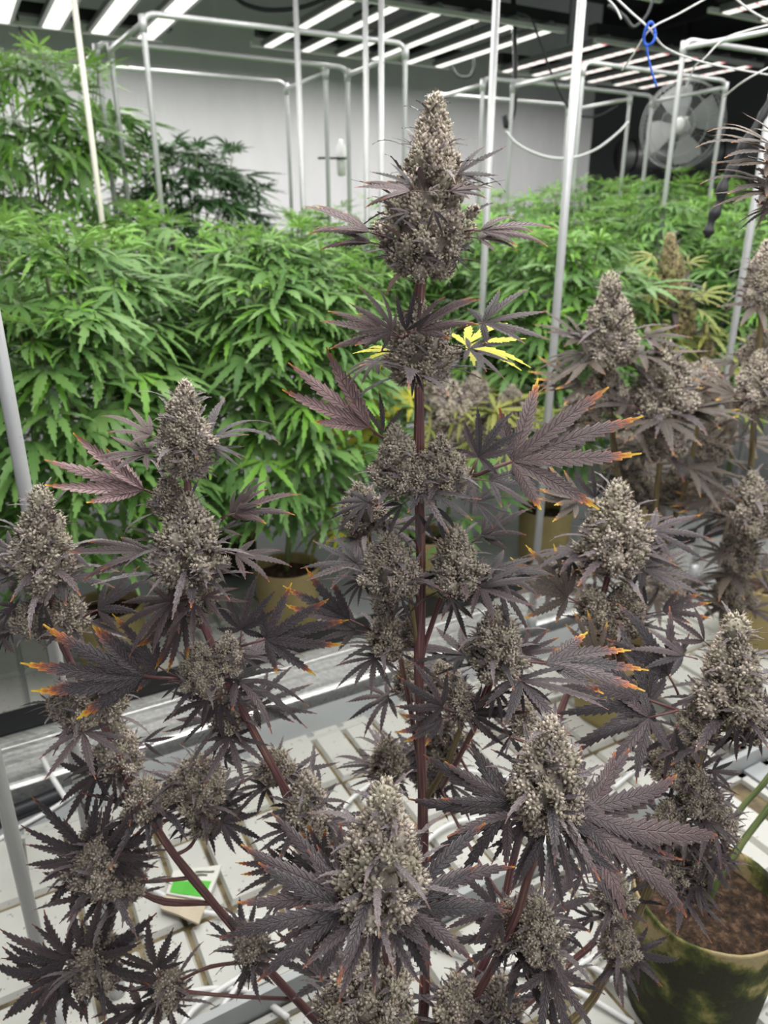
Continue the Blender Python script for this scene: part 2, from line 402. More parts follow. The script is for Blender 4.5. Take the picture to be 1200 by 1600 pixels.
# ------------------------------------------------------------------ flower buds
CAL_V = []; CAL_T = []
for t_, r_ in ((0, .45), (.28, 1.0), (.62, .74), (.86, .26)):
    for k in range(5):
        a = 2 * math.pi * k / 5 + t_ * .6; CAL_V.append((r_ * math.cos(a), r_ * math.sin(a), t_)); CAL_T.append(t_)
CAL_V.append((.12, 0, 1.0)); CAL_T.append(1.0)
CAL_F = [(i*5+k, i*5+(k+1) % 5, (i+1)*5+(k+1) % 5, (i+1)*5+k) for i in range(3) for k in range(5)] + [(15+k, 15+(k+1) % 5, 20) for k in range(5)]
CAL_V = np.array(CAL_V)

def ico():
    import bmesh
    b = bmesh.new(); bmesh.ops.create_icosphere(b, subdivisions=2, radius=1.0); b.verts.ensure_lookup_table()
    r = ([v.co.copy() for v in b.verts], [tuple(v.index for v in f.verts) for f in b.faces]); b.free(); return r
ICO_V, ICO_F = ico()
def bud_mesh(w, h, nn, seed, cm, cal=.0039, nr0=.0078, per=32, hairs=2, taper=1.5, gap=None):
    q = random.Random(seed); mb = MB()
    def prof(z):
        f = .55 + .45 * min(1.0, z / .22) ** .7
        if z > .22: f *= 1 - ((z - .22) / .82) ** taper
        if gap and abs(z - gap) < .05: f *= .90
        return f * w / 2
    mb.lathe([(max(.0006, prof(z) - nr0 * 1.5), z * h) for z in np.linspace(0.0, .95, 9)], 12, 0)
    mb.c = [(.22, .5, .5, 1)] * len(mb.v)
    for i in range(nn):
        z = 1 - (1 - (i + .5) / nn) ** .72; ang = i * 2.39996 + q.uniform(-.3, .3); top = i >= nn - 1
        out = Vector((math.cos(ang), math.sin(ang), 0)); nr = nr0 * q.choice((.6, .8, 1.0, 1.0, 1.2, 1.35)) * q.uniform(.9, 1.1)
        lump = mnoise.noise(Vector((out.x * 1.7, out.y * 1.7, z * 4.2 + seed * 3)))
        rad = 0 if top else max(0, prof(z) - nr * .7) * (1 + .32 * lump) * q.uniform(.84, 1.14)
        c = out * rad + ZD * (z * h)
        ax = (out * (1.2 - z) + ZD * (.35 + z * .8)).normalized() if not top else ZD
        X = ax.to_track_quat('Z', 'Y').to_matrix(); tone = q.random()
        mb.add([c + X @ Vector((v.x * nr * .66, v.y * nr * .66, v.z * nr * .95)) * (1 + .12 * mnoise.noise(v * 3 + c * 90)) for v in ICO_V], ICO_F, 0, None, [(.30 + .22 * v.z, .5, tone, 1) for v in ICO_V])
        pn = max(9, int(per * (nr / nr0) ** 1.7))
        for k in range(pn):
            ct = 1 - 1.4 * (k + .5) / pn; st = math.sqrt(max(0, 1 - ct * ct)); b = k * 2.39996 + q.uniform(-.4, .4)
            dl = Vector((st * math.cos(b), st * math.sin(b), ct)); d = X @ dl
            pos = c + X @ Vector((dl.x * nr * .78, dl.y * nr * .78, dl.z * nr * 1.2))
            cd = (d * .8 + ax * .6 + Vector((q.uniform(-.45, .45), q.uniform(-.45, .45), q.uniform(-.1, .5)))).normalized()
            ln = cal * q.uniform(.75, 1.35); wd = ln * q.uniform(.28, .42)
            Q = cd.to_track_quat('Z', 'Y').to_matrix() @ Matrix.Rotation(q.uniform(0, 6.28), 3, 'Z')
            A = np.array(Q) @ np.diag((wd, wd, ln)); pts = CAL_V @ A.T + np.array(pos - cd * ln * .35)
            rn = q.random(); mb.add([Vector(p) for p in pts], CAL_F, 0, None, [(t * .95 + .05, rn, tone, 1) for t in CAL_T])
            for _h in range(hairs):
                p = pos + cd * ln * q.uniform(.1, .6) + Q @ Vector((wd * q.uniform(-.8, .8), wd * q.uniform(-.8, .8), 0)); hd = (cd + d * .5 + Vector((q.uniform(-1, 1), q.uniform(-1, 1), q.uniform(-.6, .8)))).normalized(); tw = Vector((q.uniform(-1, 1), q.uniform(-1, 1), q.uniform(-1, 1)))
                hl = cal * q.uniform(.4, 1.05) / 3; path = [p]
                for _ in range(3): path.append(path[-1] + hd * hl); hd = (hd + tw * .95).normalized()
                mb.tube(path, [.00024, .00023, .00020, .00012], 3, 1, False, (0, q.random() ** 1.8, tone, 1))
        for _b in range(q.choice((1, 2, 3, 3))):               # dark bract tips poking between the nuggets
            b = q.uniform(0, 6.28); d = (ax * q.uniform(.3, .9) + Vector((math.cos(b), math.sin(b), q.uniform(-.3, .6)))).normalized()
            t2 = MB(); leaflet(t2, (0, 0, 0), 0, q.uniform(.011, .026), .0027, 4, .1, .4, -.3, .5, .2, q.random(), .2, .8, 1)
            X4 = frame_m(c + d * nr * .3, d, ax); mb.add([X4 @ v for v in t2.v], t2.f, 2, t2.uv, t2.c)
    return mb.mesh('flower_bud', [cm, M['pistil'], M['sugar']])
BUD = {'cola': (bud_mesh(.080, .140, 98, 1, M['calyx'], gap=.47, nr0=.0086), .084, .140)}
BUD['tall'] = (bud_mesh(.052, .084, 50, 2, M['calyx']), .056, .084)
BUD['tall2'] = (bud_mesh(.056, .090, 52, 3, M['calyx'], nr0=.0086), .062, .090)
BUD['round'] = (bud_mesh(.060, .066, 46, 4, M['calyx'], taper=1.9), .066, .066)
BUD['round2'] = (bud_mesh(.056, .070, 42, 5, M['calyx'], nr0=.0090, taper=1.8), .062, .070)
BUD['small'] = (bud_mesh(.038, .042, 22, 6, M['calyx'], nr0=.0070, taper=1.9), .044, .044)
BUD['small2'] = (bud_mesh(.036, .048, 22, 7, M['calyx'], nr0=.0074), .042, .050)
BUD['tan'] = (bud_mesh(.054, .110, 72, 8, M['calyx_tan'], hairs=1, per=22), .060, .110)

# ------------------------------------------------------------------ a flowering plant
class Plant:
    def __init__(s, label, base, group=None, leafset='purple', stem='stem'):
        s.root = thing('cannabis_plant', label, 'plant', base, group); s.base = Vector(base); s.paths = []; s.leafset = leafset; s.stem = stem; s.ns = 0; s.fine = MB()
        s.q = random.Random(hash_(label)); s.nb = 0
    limit = False
    def add_fine(s, me, X):
        co = np.empty(len(me.vertices) * 3, dtype=np.float32); me.vertices.foreach_get('co', co); A = np.array(X.to_3x3())
        pts = co.reshape(-1, 3) @ A.T + np.array(X.translation); uv = {}
        for l, d_ in zip(me.loops, me.uv_layers[0].data): uv[l.vertex_index] = tuple(d_.uv)
        s.fine.add([tuple(x) for x in pts.tolist()], [tuple(p_.vertices) for p_ in me.polygons], 0 if me.materials[0] == M['sugar'] else 1, [uv[i] for i in range(len(me.vertices))], [tuple(d_.color) for d_ in me.color_attributes['Col'].data])
    def finish(s):
        if s.fine.f: o = link('small_leaves', s.fine.mesh('small_leaves', [M['sugar'], M['purple']]), s.root); o['kind'] = 'stuff'
    def loc(s, mw): return Matrix.Translation(-s.base) @ mw
    def branch(s, pts, r0, r1, name='branch', per=5, keep=True, m=None):
        P = smooth_path(pts, per); n = len(P); mb = MB()
        P = [p + Vector((mnoise.noise(p * 14), mnoise.noise(p * 14 + Vector((5, 0, 0))), 0)) * .0025 * (0 if i in (0, n-1) else 1) for i, p in enumerate(P)]
        rr = [r0 + (r1 - r0) * i / (n - 1) for i in range(n)]
        for i in range(per, n - 1, per): rr[i] *= 1.18      # nodes
        mb.tube([p - s.base for p in P], rr, 9, 0)
        link(name, mb.mesh(name, [M[m or s.stem]]), s.root)
        if keep: s.paths.append([(p, r) for p, r in zip(P, rr)])
    def nearest(s, p):
        best = None
        for path in s.paths:
            for c, r in path:
                dd = (c - p).length + max(0, c.z - p.z) * 3
                if best is None or dd < best[0]: best = (dd, c, r)
        return best
    def leaf(s, pos, d, nrm, size, var=None, key=None):
        L = PL[key or s.leafset]; me = L[s.q.randrange(len(L)) if var is None else var % len(L)]
        return link('fan_leaf', me, s.root, s.loc(frame_m(pos, d, nrm, size / .1)))
    def leaf_px(s, b, t, Y, Yt=None, var=0, nrm=(0, -.3, 1), key=None):
        p = at(*b, Y); e = at(*t, Yt if Yt is not None else Y); d = e - p
        return s.leaf(p, d, Vector(nrm), d.length / 1.2, var, key)
    def bud(s, base, top, wpx, Y, kind=None, nleaf=3, nsug=14, Yt=None, lsize=.075, twig=True, tm=None):
        p = at(*base, Y); e = at(*top, Yt if Yt is not None else Y); ax = e - p; h = ax.length; w = wpx / FPX * ((p - cam.location).dot(Vector((0, CP, -SP)))); q = s.q
        if kind is None:
            a = h / w
            kind = q.choice(('tall', 'tall2')) if a > 1.3 else q.choice(('round', 'round2')) if w > .047 else q.choice(('small', 'small2'))
        me, bw, bh = BUD[kind]; sc = math.sqrt((w / bw) * (h / bh)) * (.9 if kind != 'cola' else .97); sp = q.uniform(0, 6.28)
        b = link('flower_bud', me, s.root, s.loc(axis_m(p, ax, sp, sc))); s.nb += 1
        for i in range(nsug):
            a = i * 2.4 + q.uniform(-.4, .4); z = q.uniform(0, .5) if q.random() < .85 else q.uniform(.5, .85); el = R(q.uniform(-25, 35) + 30 * z)
            out = Vector((math.cos(a), math.sin(a), 0)); d = out * math.cos(el) + ZD * math.sin(el)
            pos = out * (bw * .27 * (1 - .5 * z)) + ZD * (bh * z); ln = q.uniform(.7, 1.3) * (.6 + .5 * bw / .06) * (1 - .4 * z)
            v = SUGAR[q.choice((0, 1, 2, 3, 3, 4, 4))] if z < .35 else SUGAR[q.randrange(3)]
            if s.limit and (bw < .05 or (axis_m(p, ax, sp, sc).to_3x3() @ d).y > .012):   # past the 300 that show largest: those of small buds and those behind, joined
                s.add_fine(v, s.loc(axis_m(p, ax, sp, sc)) @ frame_m(pos, d, ZD, ln)); continue
            s.ns += 1
            link('sugar_leaf', v, b, frame_m(pos, d, ZD, ln))
        near = s.nearest(p)
        if twig and near and near[0] > .012:
            c, r = near[1], near[2]; mid = c.lerp(p, .55) + ZD * -.006
            s.branch([c, mid, p + ax * .25], min(r * .6, .0024), .0017, 'side_branch', 4, False, tm)
        a0 = q.uniform(0, 6.28)
        for i in range(nleaf):
            a = a0 + i * 6.28 / max(1, nleaf) + q.uniform(-.5, .5); el = R(q.uniform(-22, 18)); d = Vector((math.cos(a) * math.cos(el), math.sin(a) * math.cos(el), math.sin(el)))
            s.leaf(p + ax * q.uniform(0, .2) + d * (w * .12), d, Vector((0, -.15, 1)) + Vector((q.uniform(-.3, .3), q.uniform(-.3, .3), 0)), lsize * q.uniform(.85, 1.3), q.choice((0, 1, 2, 3, 4, 5, 8, 9)))
        return b
def hash_(t): return sum((i + 1) * ord(ch) for i, ch in enumerate(t)) % 99991

# ================================================================== THE ROOM
def plane_box(name, m, u0, u1, w0, w1, z0, z1):
    mb = MB(); X = Matrix.Rotation(BENCH_ROT, 4, 'Z'); mb.box((u0, w0, z0), (u1, w1, z1), 0, X)
    return struct(name, mb.mesh(name, [m], False))
CEIL = EYE + 1.75
plane_box('floor', M['floor'], -4, 9, -3, 8.2, -.1, 0)
plane_box('ceiling', M['ceiling'], -4, 9, -3, 8.2, CEIL, CEIL + .1)
plane_box('wall_back', M['wall'], -4, 5.15, 5.5, 5.6, 0, CEIL)
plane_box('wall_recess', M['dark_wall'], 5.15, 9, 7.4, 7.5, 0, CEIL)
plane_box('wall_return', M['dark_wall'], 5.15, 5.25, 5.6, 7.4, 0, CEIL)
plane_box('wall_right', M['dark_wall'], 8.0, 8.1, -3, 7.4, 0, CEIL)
plane_box('wall_left', M['wall'], -3.6, -3.5, -3, 5.5, 0, CEIL)
for i, u in enumerate((-.6, 1.45, 3.4, 5.6)): plane_box('trim_%d' % (i + 1), M['dark_metal'], u, u + .09, -3, 5.5, CEIL - .16, CEIL)

# ------------------------------------------------------------------ grow lights
def fixture(label, u0, u1, w0, w1, n, bw, led, h=1.0, lit=1.0, group='hanging grow lights'):
    z = EYE + h; base = W((u0 + u1) / 2, (w0 + w1) / 2, z)
    t = thing('grow_light', label, 'grow light', base, group, BENCH_ROT); hu, hw = (u1 - u0) / 2, (w1 - w0) / 2
    for k in range(n):
        x = -hu + 2 * hu * k / (n - 1)
        mb = MB(); mb.box((x - bw * .75, -hw, .004), (x + bw * .75, hw, .03)); mb.box((x - bw * .3, -hw, .03), (x + bw * .3, hw, .045))
        bar = link('light_bar', mb.mesh('light_bar', [M['fix_metal']], False), t)
        mb = MB(); mb.add([Vector((x - bw/2, -hw + .03, 0)), Vector((x - bw/2, hw - .03, 0)), Vector((x + bw/2, hw - .03, 0)), Vector((x + bw/2, -hw + .03, 0)),
                           Vector((x - bw/2, -hw + .03, .004)), Vector((x - bw/2, hw - .03, .004)), Vector((x + bw/2, hw - .03, .004)), Vector((x + bw/2, -hw + .03, .004))],
                          [(0, 1, 2, 3), (0, 4, 5, 1), (2, 6, 7, 3), (1, 5, 6, 2), (3, 7, 4, 0)], 0, [(0, 0), (0, 1), (1, 1), (1, 0)] * 2)
        link('diode_strip', mb.mesh('diode_strip', [led], False), bar)
        ld = bpy.data.lights.new('bar_light', 'AREA'); ld.shape = 'RECTANGLE'; ld.size = bw * .9; ld.size_y = 2 * hw - .08; ld.energy = BAR_WATT * lit * 6 / n; ld.color = (1.0, .985, .955)
        lo = bpy.data.objects.new('bar_light', ld); C.objects.link(lo); lo.parent = t; lo.location = (x, 0, -.004)
    for y in (-hw + .06, hw - .06):
        mb = MB(); mb.box((-hu - .08, y - .035, .045), (hu + .14, y + .035, .10)); link('cross_rail', mb.mesh('cross_rail', [M['dark_metal']], False), t)
        mb = MB(); mb.box((-hu - .1, y + .05 * (1 if y > 0 else -1) - .012, .0), (hu + .1, y + .05 * (1 if y > 0 else -1) + .012, .022)); link('edge_trim', mb.mesh('edge_trim', [M['white_metal']], False), t)
    mb = MB(); mb.box((-.16, -.3, .10), (.16, .3, .17)); link('driver_box', mb.mesh('driver_box', [M['dark_metal']], False), t)
    for x in (-hu * .8, hu * .8):
        mb = MB(); mb.tube([(x, 0, .1), (x, 0, CEIL - z)], .004, 5); link('hanging_cable', mb.mesh('hanging_cable', [M['dark_metal']]), t)
    return t
fixture('wide bar grow light at the upper left over the tall green plant', -.06, 1.18, 3.80, 4.95, 6, .085, M['led'], 1.0, 1.35)
fixture('six bar white grow light hanging above the central cola', 1.86, 3.06, 3.65, 4.80, 6, .048, M['led'], 1.0, 1.35)
fixture('grow light with red and white diodes hanging before the fan', 3.55, 4.85, 3.72, 4.72, 6, .045, M['led_pink'], 1.0, .8)
fixture('grow light cut off by the top right corner of the photo', 3.60, 4.80, 1.85, 3.00, 5, .05, M['led_pink'], 1.0, .8)
fixture('grow light whose far end just shows at the top edge above the white pole', 1.86, 3.06, 1.85, 3.00, 6, .048, M['led'])
fixture('grow light over the near green row, above the frame', -.06, 1.18, 1.85, 3.00, 6, .06, M['led'])
fixture('grow light straight over the purple flowering plants', -.06, 1.18, .15, 1.30, 6, .06, M['led'], 1.05, 2.0)
fixture('added unseen grow light behind the viewer that brightens the plant fronts', -.06, 1.18, -1.75, -.60, 6, .06, M['led'], 1.05, 1.6)  # unseen fixture, added to brighten the sides facing the camera
fixture('grow light over the right end of the purple flowering row', 1.86, 3.06, .15, 1.30, 6, .06, M['led'], 1.05, 2.0)

# ------------------------------------------------------------------ conduit frames
RADC = .0108
def tube_part(name, pts, r, m, root, sides=8):
    mb = MB(); mb.tube([Vector(p) - root.location for p in pts], r, sides); return link(name, mb.mesh(name, [M[m]]), root)
def trellis(label, cs, h, z0=TRAY, hang=None):        # cs: corners (u, w) in order; rails along every side
    t = thing('trellis_frame', label, 'frame', W(*cs[0], z0), 'conduit trellis frames'); z = EYE + h; n = len(cs)
    for i in range(n):
        a, b = cs[i], cs[(i + 1) % n]
        pa, pb = W(*a, z), W(*b, z)
        if i % 2 == 0:                                  # a hoop: upright, long rail, upright bent from one tube
            tube_part('hoop_tube', round_path([W(*a, z0), pa, pb, W(*b, z0)], .05), RADC, 'conduit', t)
        else:
            d = (pb - pa).normalized(); tube_part('cross_rail', [pa + d * .004 - ZD * .03, pb - d * .004 - ZD * .03], RADC * .95, 'conduit', t)
            for p in (pa, pb): tube_part('coupling', [p - ZD * .06, p - ZD * .005], RADC * 1.35, 'conduit', t)
    return t
trellis('conduit frame around the tall plants before the white wall, farther of two', [(.67, 4.20), (1.71, 4.15), (1.71, 3.66), (.68, 3.70)], .72)
trellis('conduit frame before the white wall with its corner bent at the upper left', [(.75, 3.14), (1.815, 3.09), (1.825, 3.655), (.73, 3.66)], .72)
trellis('conduit frame under the red and white grow light, left of two', [(2.57, 4.08), (3.55, 4.02), (3.55, 3.505), (2.55, 3.55)], .72)
trellis('conduit frame before the fan, right of two', [(2.72, 3.52), (3.744, 3.52), (3.714, 3.00), (2.72, 3.00)], .72)
trellis('conduit frame at the far right under the corner grow light', [(2.78, 2.478), (3.85, 2.45), (3.85, 1.95), (2.86, 1.95)], .72)
def pole(label, u, w, h, r=RADC, m='conduit', z0=TRAY, name='support_pole', lean=(0, 0)):
    t = thing(name, label, 'pole', W(u, w, z0), 'single upright poles')
    a, b = W(u, w, z0), W(u, w, EYE + h) + Vector((lean[0], lean[1], 0))
    tube_part('shaft', [a, a.lerp(b, .5), b], r, m, t, 10); tube_part('end_cap', [b - ZD * .002, b + ZD * .014], r * 1.12, m, t, 10)
    tube_part('foot_socket', [a - ZD * .0, a + ZD * .05], r * 1.5, m, t, 10); return t
pole('tall white conduit pole right of the central cola, its foot on the ridged bench rail', 1.37, 1.535, .95, .0112, z0=TRAY + .03)
pole('white conduit pole directly behind the right of the central cola', 1.456, 1.98, .95)
pole('right pole of the close pair left of the central cola', 1.54, 2.80, .95)
pole('left pole of the close pair left of the central cola', 1.49, 2.83, .95)
pole('slim conduit pole rising past the left end of the middle grow light', 1.33, 3.10, .95)
pole('cream coloured stake standing in the near green plants at the upper left', .523, 3.14, .98, .0105, 'stake', name='plant_stake')
pole('grey conduit pole at the right edge behind the cropped bronze leaves', 2.10, 1.535, .95, .0112, z0=TRAY + .03)
pole('grey pole at the left edge running down behind the left purple colas', .03, .962, .55, .0086)
pole('grey pole cut by the lower left corner of the photo', -.065, .95, .55, .0098)

# ------------------------------------------------------------------ benches and trays
X29 = Matrix.Rotation(BENCH_ROT, 4, 'Z')
def upart(name, m, boxes, root, kind=None, smooth=False):
    mb = MB(); X = Matrix.Translation(-root.location) @ X29
    for a, b in boxes: mb.box(a, b, 0, X)
    o = link(name, mb.mesh(name, [m], smooth), root)
    if kind: o['kind'] = kind
    return o
def bench(label, u0, u1, w0, w1, rail):
    t = thing('rolling_bench', label, 'bench', W(u0, w0, 0), None)
    for u in (u0 + .15, (u0 + u1) / 2, u1 - .15):
        for w in (w0 + .1, w1 - .12): upart('leg', M['ledge'], [((u - .025, w - .025, 0), (u + .025, w + .025, TRAY - .11))], t)
    upart('frame', M['ledge'], [((u0, w0 + .02, TRAY - .11), (u1, w1 - .05, TRAY - .07))], t)
    return t
b1 = bench('near rolling bench with a ridged aluminium rail under the purple plants', -1.4, 3.6, -.5, 1.74, True)
upart('ledge', M['ledge'], [((-1.4, 1.412, TRAY - .07), (3.6, 1.525, TRAY - .004))], b1)
upart('cross_bar', M['ledge'], [((-1.4, .812, TRAY - .07), (3.6, .826, TRAY + .045))], b1)
upart('divider_bar', M['ledge'], [((1.405, -.5, TRAY - .07), (1.465, .81, TRAY + .004))], b1)
upart('rubber_strip', M['rubber'], [((-1.4, 1.525, TRAY - .06), (3.6, 1.56, TRAY - .03))], b1)
def ridged(root):                                       # extruded aluminium edge: the section swept along u
    sec = [(1.553, -.05), (1.553, .012), (1.560, .018)]
    for k in range(4):
        w = 1.566 + k * .040; zz = .020 + .006 * (k if k < 3 else 2)
        sec += [(w, zz), (w + .003, zz + .012), (w + .014, zz + .015), (w + .022, zz + .010), (w + .024, zz - .004), (w + .034, zz - .005)]
    sec += [(1.738, .030), (1.742, -.05)]
    n = len(sec); V = []; us = [-1.4 + .25 * i for i in range(21)]
    for u in us: V += [W(u, w, TRAY + z) - root.location for w, z in sec]
    F = [(i*n+k, i*n+k+1, (i+1)*n+k+1, (i+1)*n+k) for i in range(len(us) - 1) for k in range(n - 1)]
    F = [f[::-1] for f in F]
    mb = MB(); mb.add(V, F); return link('ridged_rail', mb.mesh('ridged_rail', [M['alu']], False), root)
ridged(b1)
b2 = bench('far bench with a black edge carrying the rows of green plants', -1.2, 5.0, 1.80, 4.5, False)
upart('black_edge', M['black_plastic'], [((-1.2, 1.76, TRAY - .07), (5.0, 1.86, TRAY + .02))], b2)

PADM = MB(); px, py, pz = .0375, .0945, .012
PADM.add([Vector(p) for p in ((-px, -py, 0), (px, -py, 0), (px, py, 0), (-px, py, 0), (-px+.005, -py+.005, pz), (px-.005, -py+.005, pz), (px-.005, py-.005, pz), (-px+.005, py-.005, pz))],
         [(4, 5, 6, 7), (0, 1, 5, 4), (1, 2, 6, 5), (2, 3, 7, 6), (3, 0, 4, 7)])
PADM = PADM.mesh('raised_pad', [M['pad']], False)
def tray(label, u0, u1, w0, w1, ulo, uhi, wrows, m_floor='channel'):
    t = thing('flood_tray', label, 'tray', W(u0, w0, TRAY - .07), 'white flood trays')
    upart('tray_floor', M[m_floor], [((u0, w0, TRAY - .03), (u1, w1, TRAY - .012))], t)
    upart('rim', M['tray'], [((u0, w0, TRAY - .06), (u0 + .02, w1, TRAY)), ((u1 - .02, w0, TRAY - .06), (u1, w1, TRAY)), ((u0, w0, TRAY - .06), (u1, w0 + .018, TRAY)), ((u0, w1 - .012, TRAY - .06), (u1, w1, TRAY))], t)
    X = Matrix.Translation(-t.location)
    for wc in wrows:
        u = ulo
        while u < uhi:
            link('raised_pad', PADM, t, X @ Matrix.Translation(W(u, wc, TRAY - .0125 + rng.uniform(-.0015, .0008))) @ X29)
            u += .0825
tray('white ribbed flood tray along the ridged rail with stained channels', -.75, 1.40, .862, 1.412, -.62, 1.36, (.935, 1.137, 1.338))
tray('white ribbed flood tray nearest the viewer in front of the cross bar', -.5, 1.40, -.3, .808, -.12, 1.36, (.292, .494, .696))
tray('white flood tray beyond the divider bar at the right edge', 1.47, 3.2, .862, 1.412, 1.52, 2.5, (.935, 1.137, 1.338))
tray('white flood tray in the lower right beyond the grey divider', 1.47, 3.2, -.3, .808, 1.52, 1.8, (.494, .696))
tray('shaded flood tray under the green plants on the far bench', -1.0, 5.0, 1.87, 4.4, -.4, 1.0, (1.97, 2.175), 'ledge')

# ------------------------------------------------------------------ pots
def pot(label, u, w, r, hgt, m='pot', seed=0, group='felt pots on the benches'):
    t = thing('plant_pot', label, 'pot', W(u, w, TRAY), group)
    mb = MB(); mb.lathe([(0, .002), (r * .86, .002), (r * .9, .02), (r * .96, hgt * .5), (r, hgt - .004), (r * 1.005, hgt), (r * .975, hgt + .002), (r * .955, hgt - .01), (r * .94, hgt - .05)], 40, 0, None, .03, seed)
    link('pot_wall', mb.mesh('pot_wall', [M[m]]), t)
    mb = MB(); V = []; F = []; q = random.Random(seed); nr, ns = 9, 30; zs = hgt - .028
    for i in range(nr):
        for k in range(ns):
            a = 6.2832 * k / ns; rr = r * .96 * i / (nr - 1)
            p = Vector((rr * math.cos(a), rr * math.sin(a), zs)); p.z += .009 * mnoise.noise(p * 60 + Vector((seed, 0, 0))) + .006 * mnoise.noise(p * 150) - .01 * (i / nr) ** 2; V.append(p)
    F = [(i*ns+k, i*ns+(k+1) % ns, (i+1)*ns+(k+1) % ns, (i+1)*ns+k)[::-1] for i in range(nr - 1) for k in range(ns)]
    mb.add([v for v in V], [f[::-1] for f in F]); so = link('soil', mb.mesh('soil', [M['soil']]), t)
    return t
pot('mossy green felt pot of soil in the lower right corner', .845, .500, .112, .235, 'pot', 3)
pot('felt pot at the bottom edge that the central purple plant grows from', .317, .490, .105, .185, 'pot', 8)
pot('yellow green felt pot behind the right purple buds on the near tray', 1.30, 1.13, .10, .20, 'tan_pot', 4)
pot('tan felt pot at the right edge on the near bench', 1.95, 1.18, .10, .20, 'tan_pot', 5)
for i, (u, w, m, lab) in enumerate(((.21, 1.98, 'tan_pot', 'tan felt pot in the shade at the left behind the left purple colas'), (.75, 1.975, 'tan_pot', 'yellowish felt pot left of the central stem with a bare green trunk'),
        (1.27, 1.975, 'tan_pot', 'felt pot directly behind the central purple stem'), (1.79, 1.975, 'tan_pot', 'brown felt pot holding a white tag right of the central stem'),
        (.72, 2.47, 'pot', 'darker pot half hidden behind the yellowish pot'), (2.3, 1.975, 'tan_pot', 'felt pot under the tall tan cola'))):
    pot(lab, u, w, .10, .20, m, 20 + i)

# ================================================================== PURPLE FLOWERING PLANTS
SOIL = TRAY + .16
cb = W(.317, .49, SOIL)
c = Plant('tall central purple cannabis plant with frosted colas on many spreading branches', cb, 'purple flowering plants')
c.limit = True
top_pts = [cb, at(662, 1560, .60), at(660, 1300, .635), at(657, 1000, .66), at(655, 700, .68), at(657, 430, .70), at(664, 330, .70)]
c.branch(top_pts, .0062, .0040, 'stem')
c.branch([cb + ZD * .06, at(500, 1600, .60), at(300, 1370, .66), at(215, 1240, .69), at(160, 1130, .71), at(100, 1010, .72), at(72, 900, .72)], .0052, .0034)
c.branch([cb + ZD * .10, at(560, 1450, .62), at(460, 1260, .64), at(372, 1095, .65), at(310, 950, .655), at(296, 820, .655), at(289, 690, .655)], .0050, .0034)
c.branch([cb + ZD * .12, at(620, 1580, .54), at(605, 1480, .48), at(598, 1400, .455)], .005, .004)
c.branch([cb + ZD * .12, at(735, 1572, .58), at(792, 1465, .56), at(835, 1340, .535), at(850, 1240, .525)], .0050, .0038)
c.branch([cb + ZD * .12, at(760, 1500, .62), at(820, 1270, .70), at(874, 1117, .77), at(916, 1014, .82), at(952, 897, .85), at(963, 800, .85)], .0050, .0034)
c.branch([cb + ZD * .07, at(800, 1585, .62), at(890, 1597, .63) * 0 + at(860, 1535, .64), at(930, 1470, .66)], .0048, .004)
c.branch([cb + ZD * .04, at(888, 1600, .63), at(958, 1500, .655), at(1014, 1389, .68), at(1061, 1281, .69), at(1094, 1178, .70), at(1140, 1050, .70)], .0056, .0038, m='stem_olive')
c.branch([at(658, 1260, .64), at(700, 1190, .635), at(722, 1130, .63)], .0032, .0026, m='stem_olive')
c.branch([at(659, 1030, .66), at(690, 930, .665), at(706, 890, .665)], .0028, .0024)
c.branch([at(657, 1200, .645), at(632, 1050, .68), at(606, 930, .69)], .0030, .0022)
c.branch([at(659, 1035, .66), at(640, 940, .655), at(622, 900, .65)], .0028, .0022, m='stem_olive')

# main stem, from the top
c.bud((660, 428), (681, 160), 150, .70, 'cola', 0, 16)
for b, t, Y, v, n in (((600, 372), (464, 314), .69, 10, (0, -.55, 1)), ((600, 385), (478, 350), .69, 10, (0, -.5, 1)), ((725, 362), (880, 352), .69, 10, (0, -.5, 1)), ((725, 372), (830, 372), .69, 3, (0, -.5, 1)), ((660, 300), (545, 290), .64, 10, (0, -.8, 1)), ((655, 295), (580, 265), .65, 5, (0, -.8, 1)), ((700, 280), (792, 234), .67, 5, (-.3, -.8, .8)),
        ((712, 272), (772, 296), .68, 5, (0, -.5, 1)), ((664, 300), (700, 300), .63, 9, (0, -.5, 1)), ((650, 395), (700, 418), .66, 5, (0, -.5, 1)), ((665, 390), (560, 385), .72, 0, (0, 0, 1)), ((690, 225), (745, 218), .70, 5, (0, -.4, 1)), ((690, 300), (775, 292), .66, 10, (0, -.6, 1)), ((650, 330), (590, 345), .65, 5, (0, -.7, 1)), ((675, 320), (690, 370), .64, 5, (0, -.9, .5)), ((700, 395), (735, 425), .68, 5, (0, -.6, .8)),
        ((650, 230), (612, 214), .69, 5, (0, -.4, 1))):
    c.leaf_px(b, t, Y, None, v, n, 'lit_rosy' if v in (10, 3, 9) else None)
c.bud((656, 590), (655, 468), 120, .695, 'round', 2, 12)
for b, t, Y, Yt, v, n in (((630, 528), (760, 458), .66, .63, 10, (-.1, -.75, .8)), ((630, 528), (490, 497), .66, .64, 10, (.1, -.75, .8)), ((630, 530), (655, 448), .66, .65, 5, (0, -1, .4)), ((628, 530), (560, 470), .66, .63, 1, (0, -.9, .6)), ((715, 515), (850, 480), .69, .69, 0, (-.1, -.55, 1)),
        ((705, 540), (800, 560), .67, .66, 0, (0, -.4, 1)), ((610, 560), (520, 580), .68, .68, 1, (0, -.3, 1)), ((650, 575), (640, 620), .66, .64, 5, (0, -.6, .6))):
    c.leaf_px(b, t, Y, Yt, v, n, 'lit_rosy' if v in (10, 1) else None)
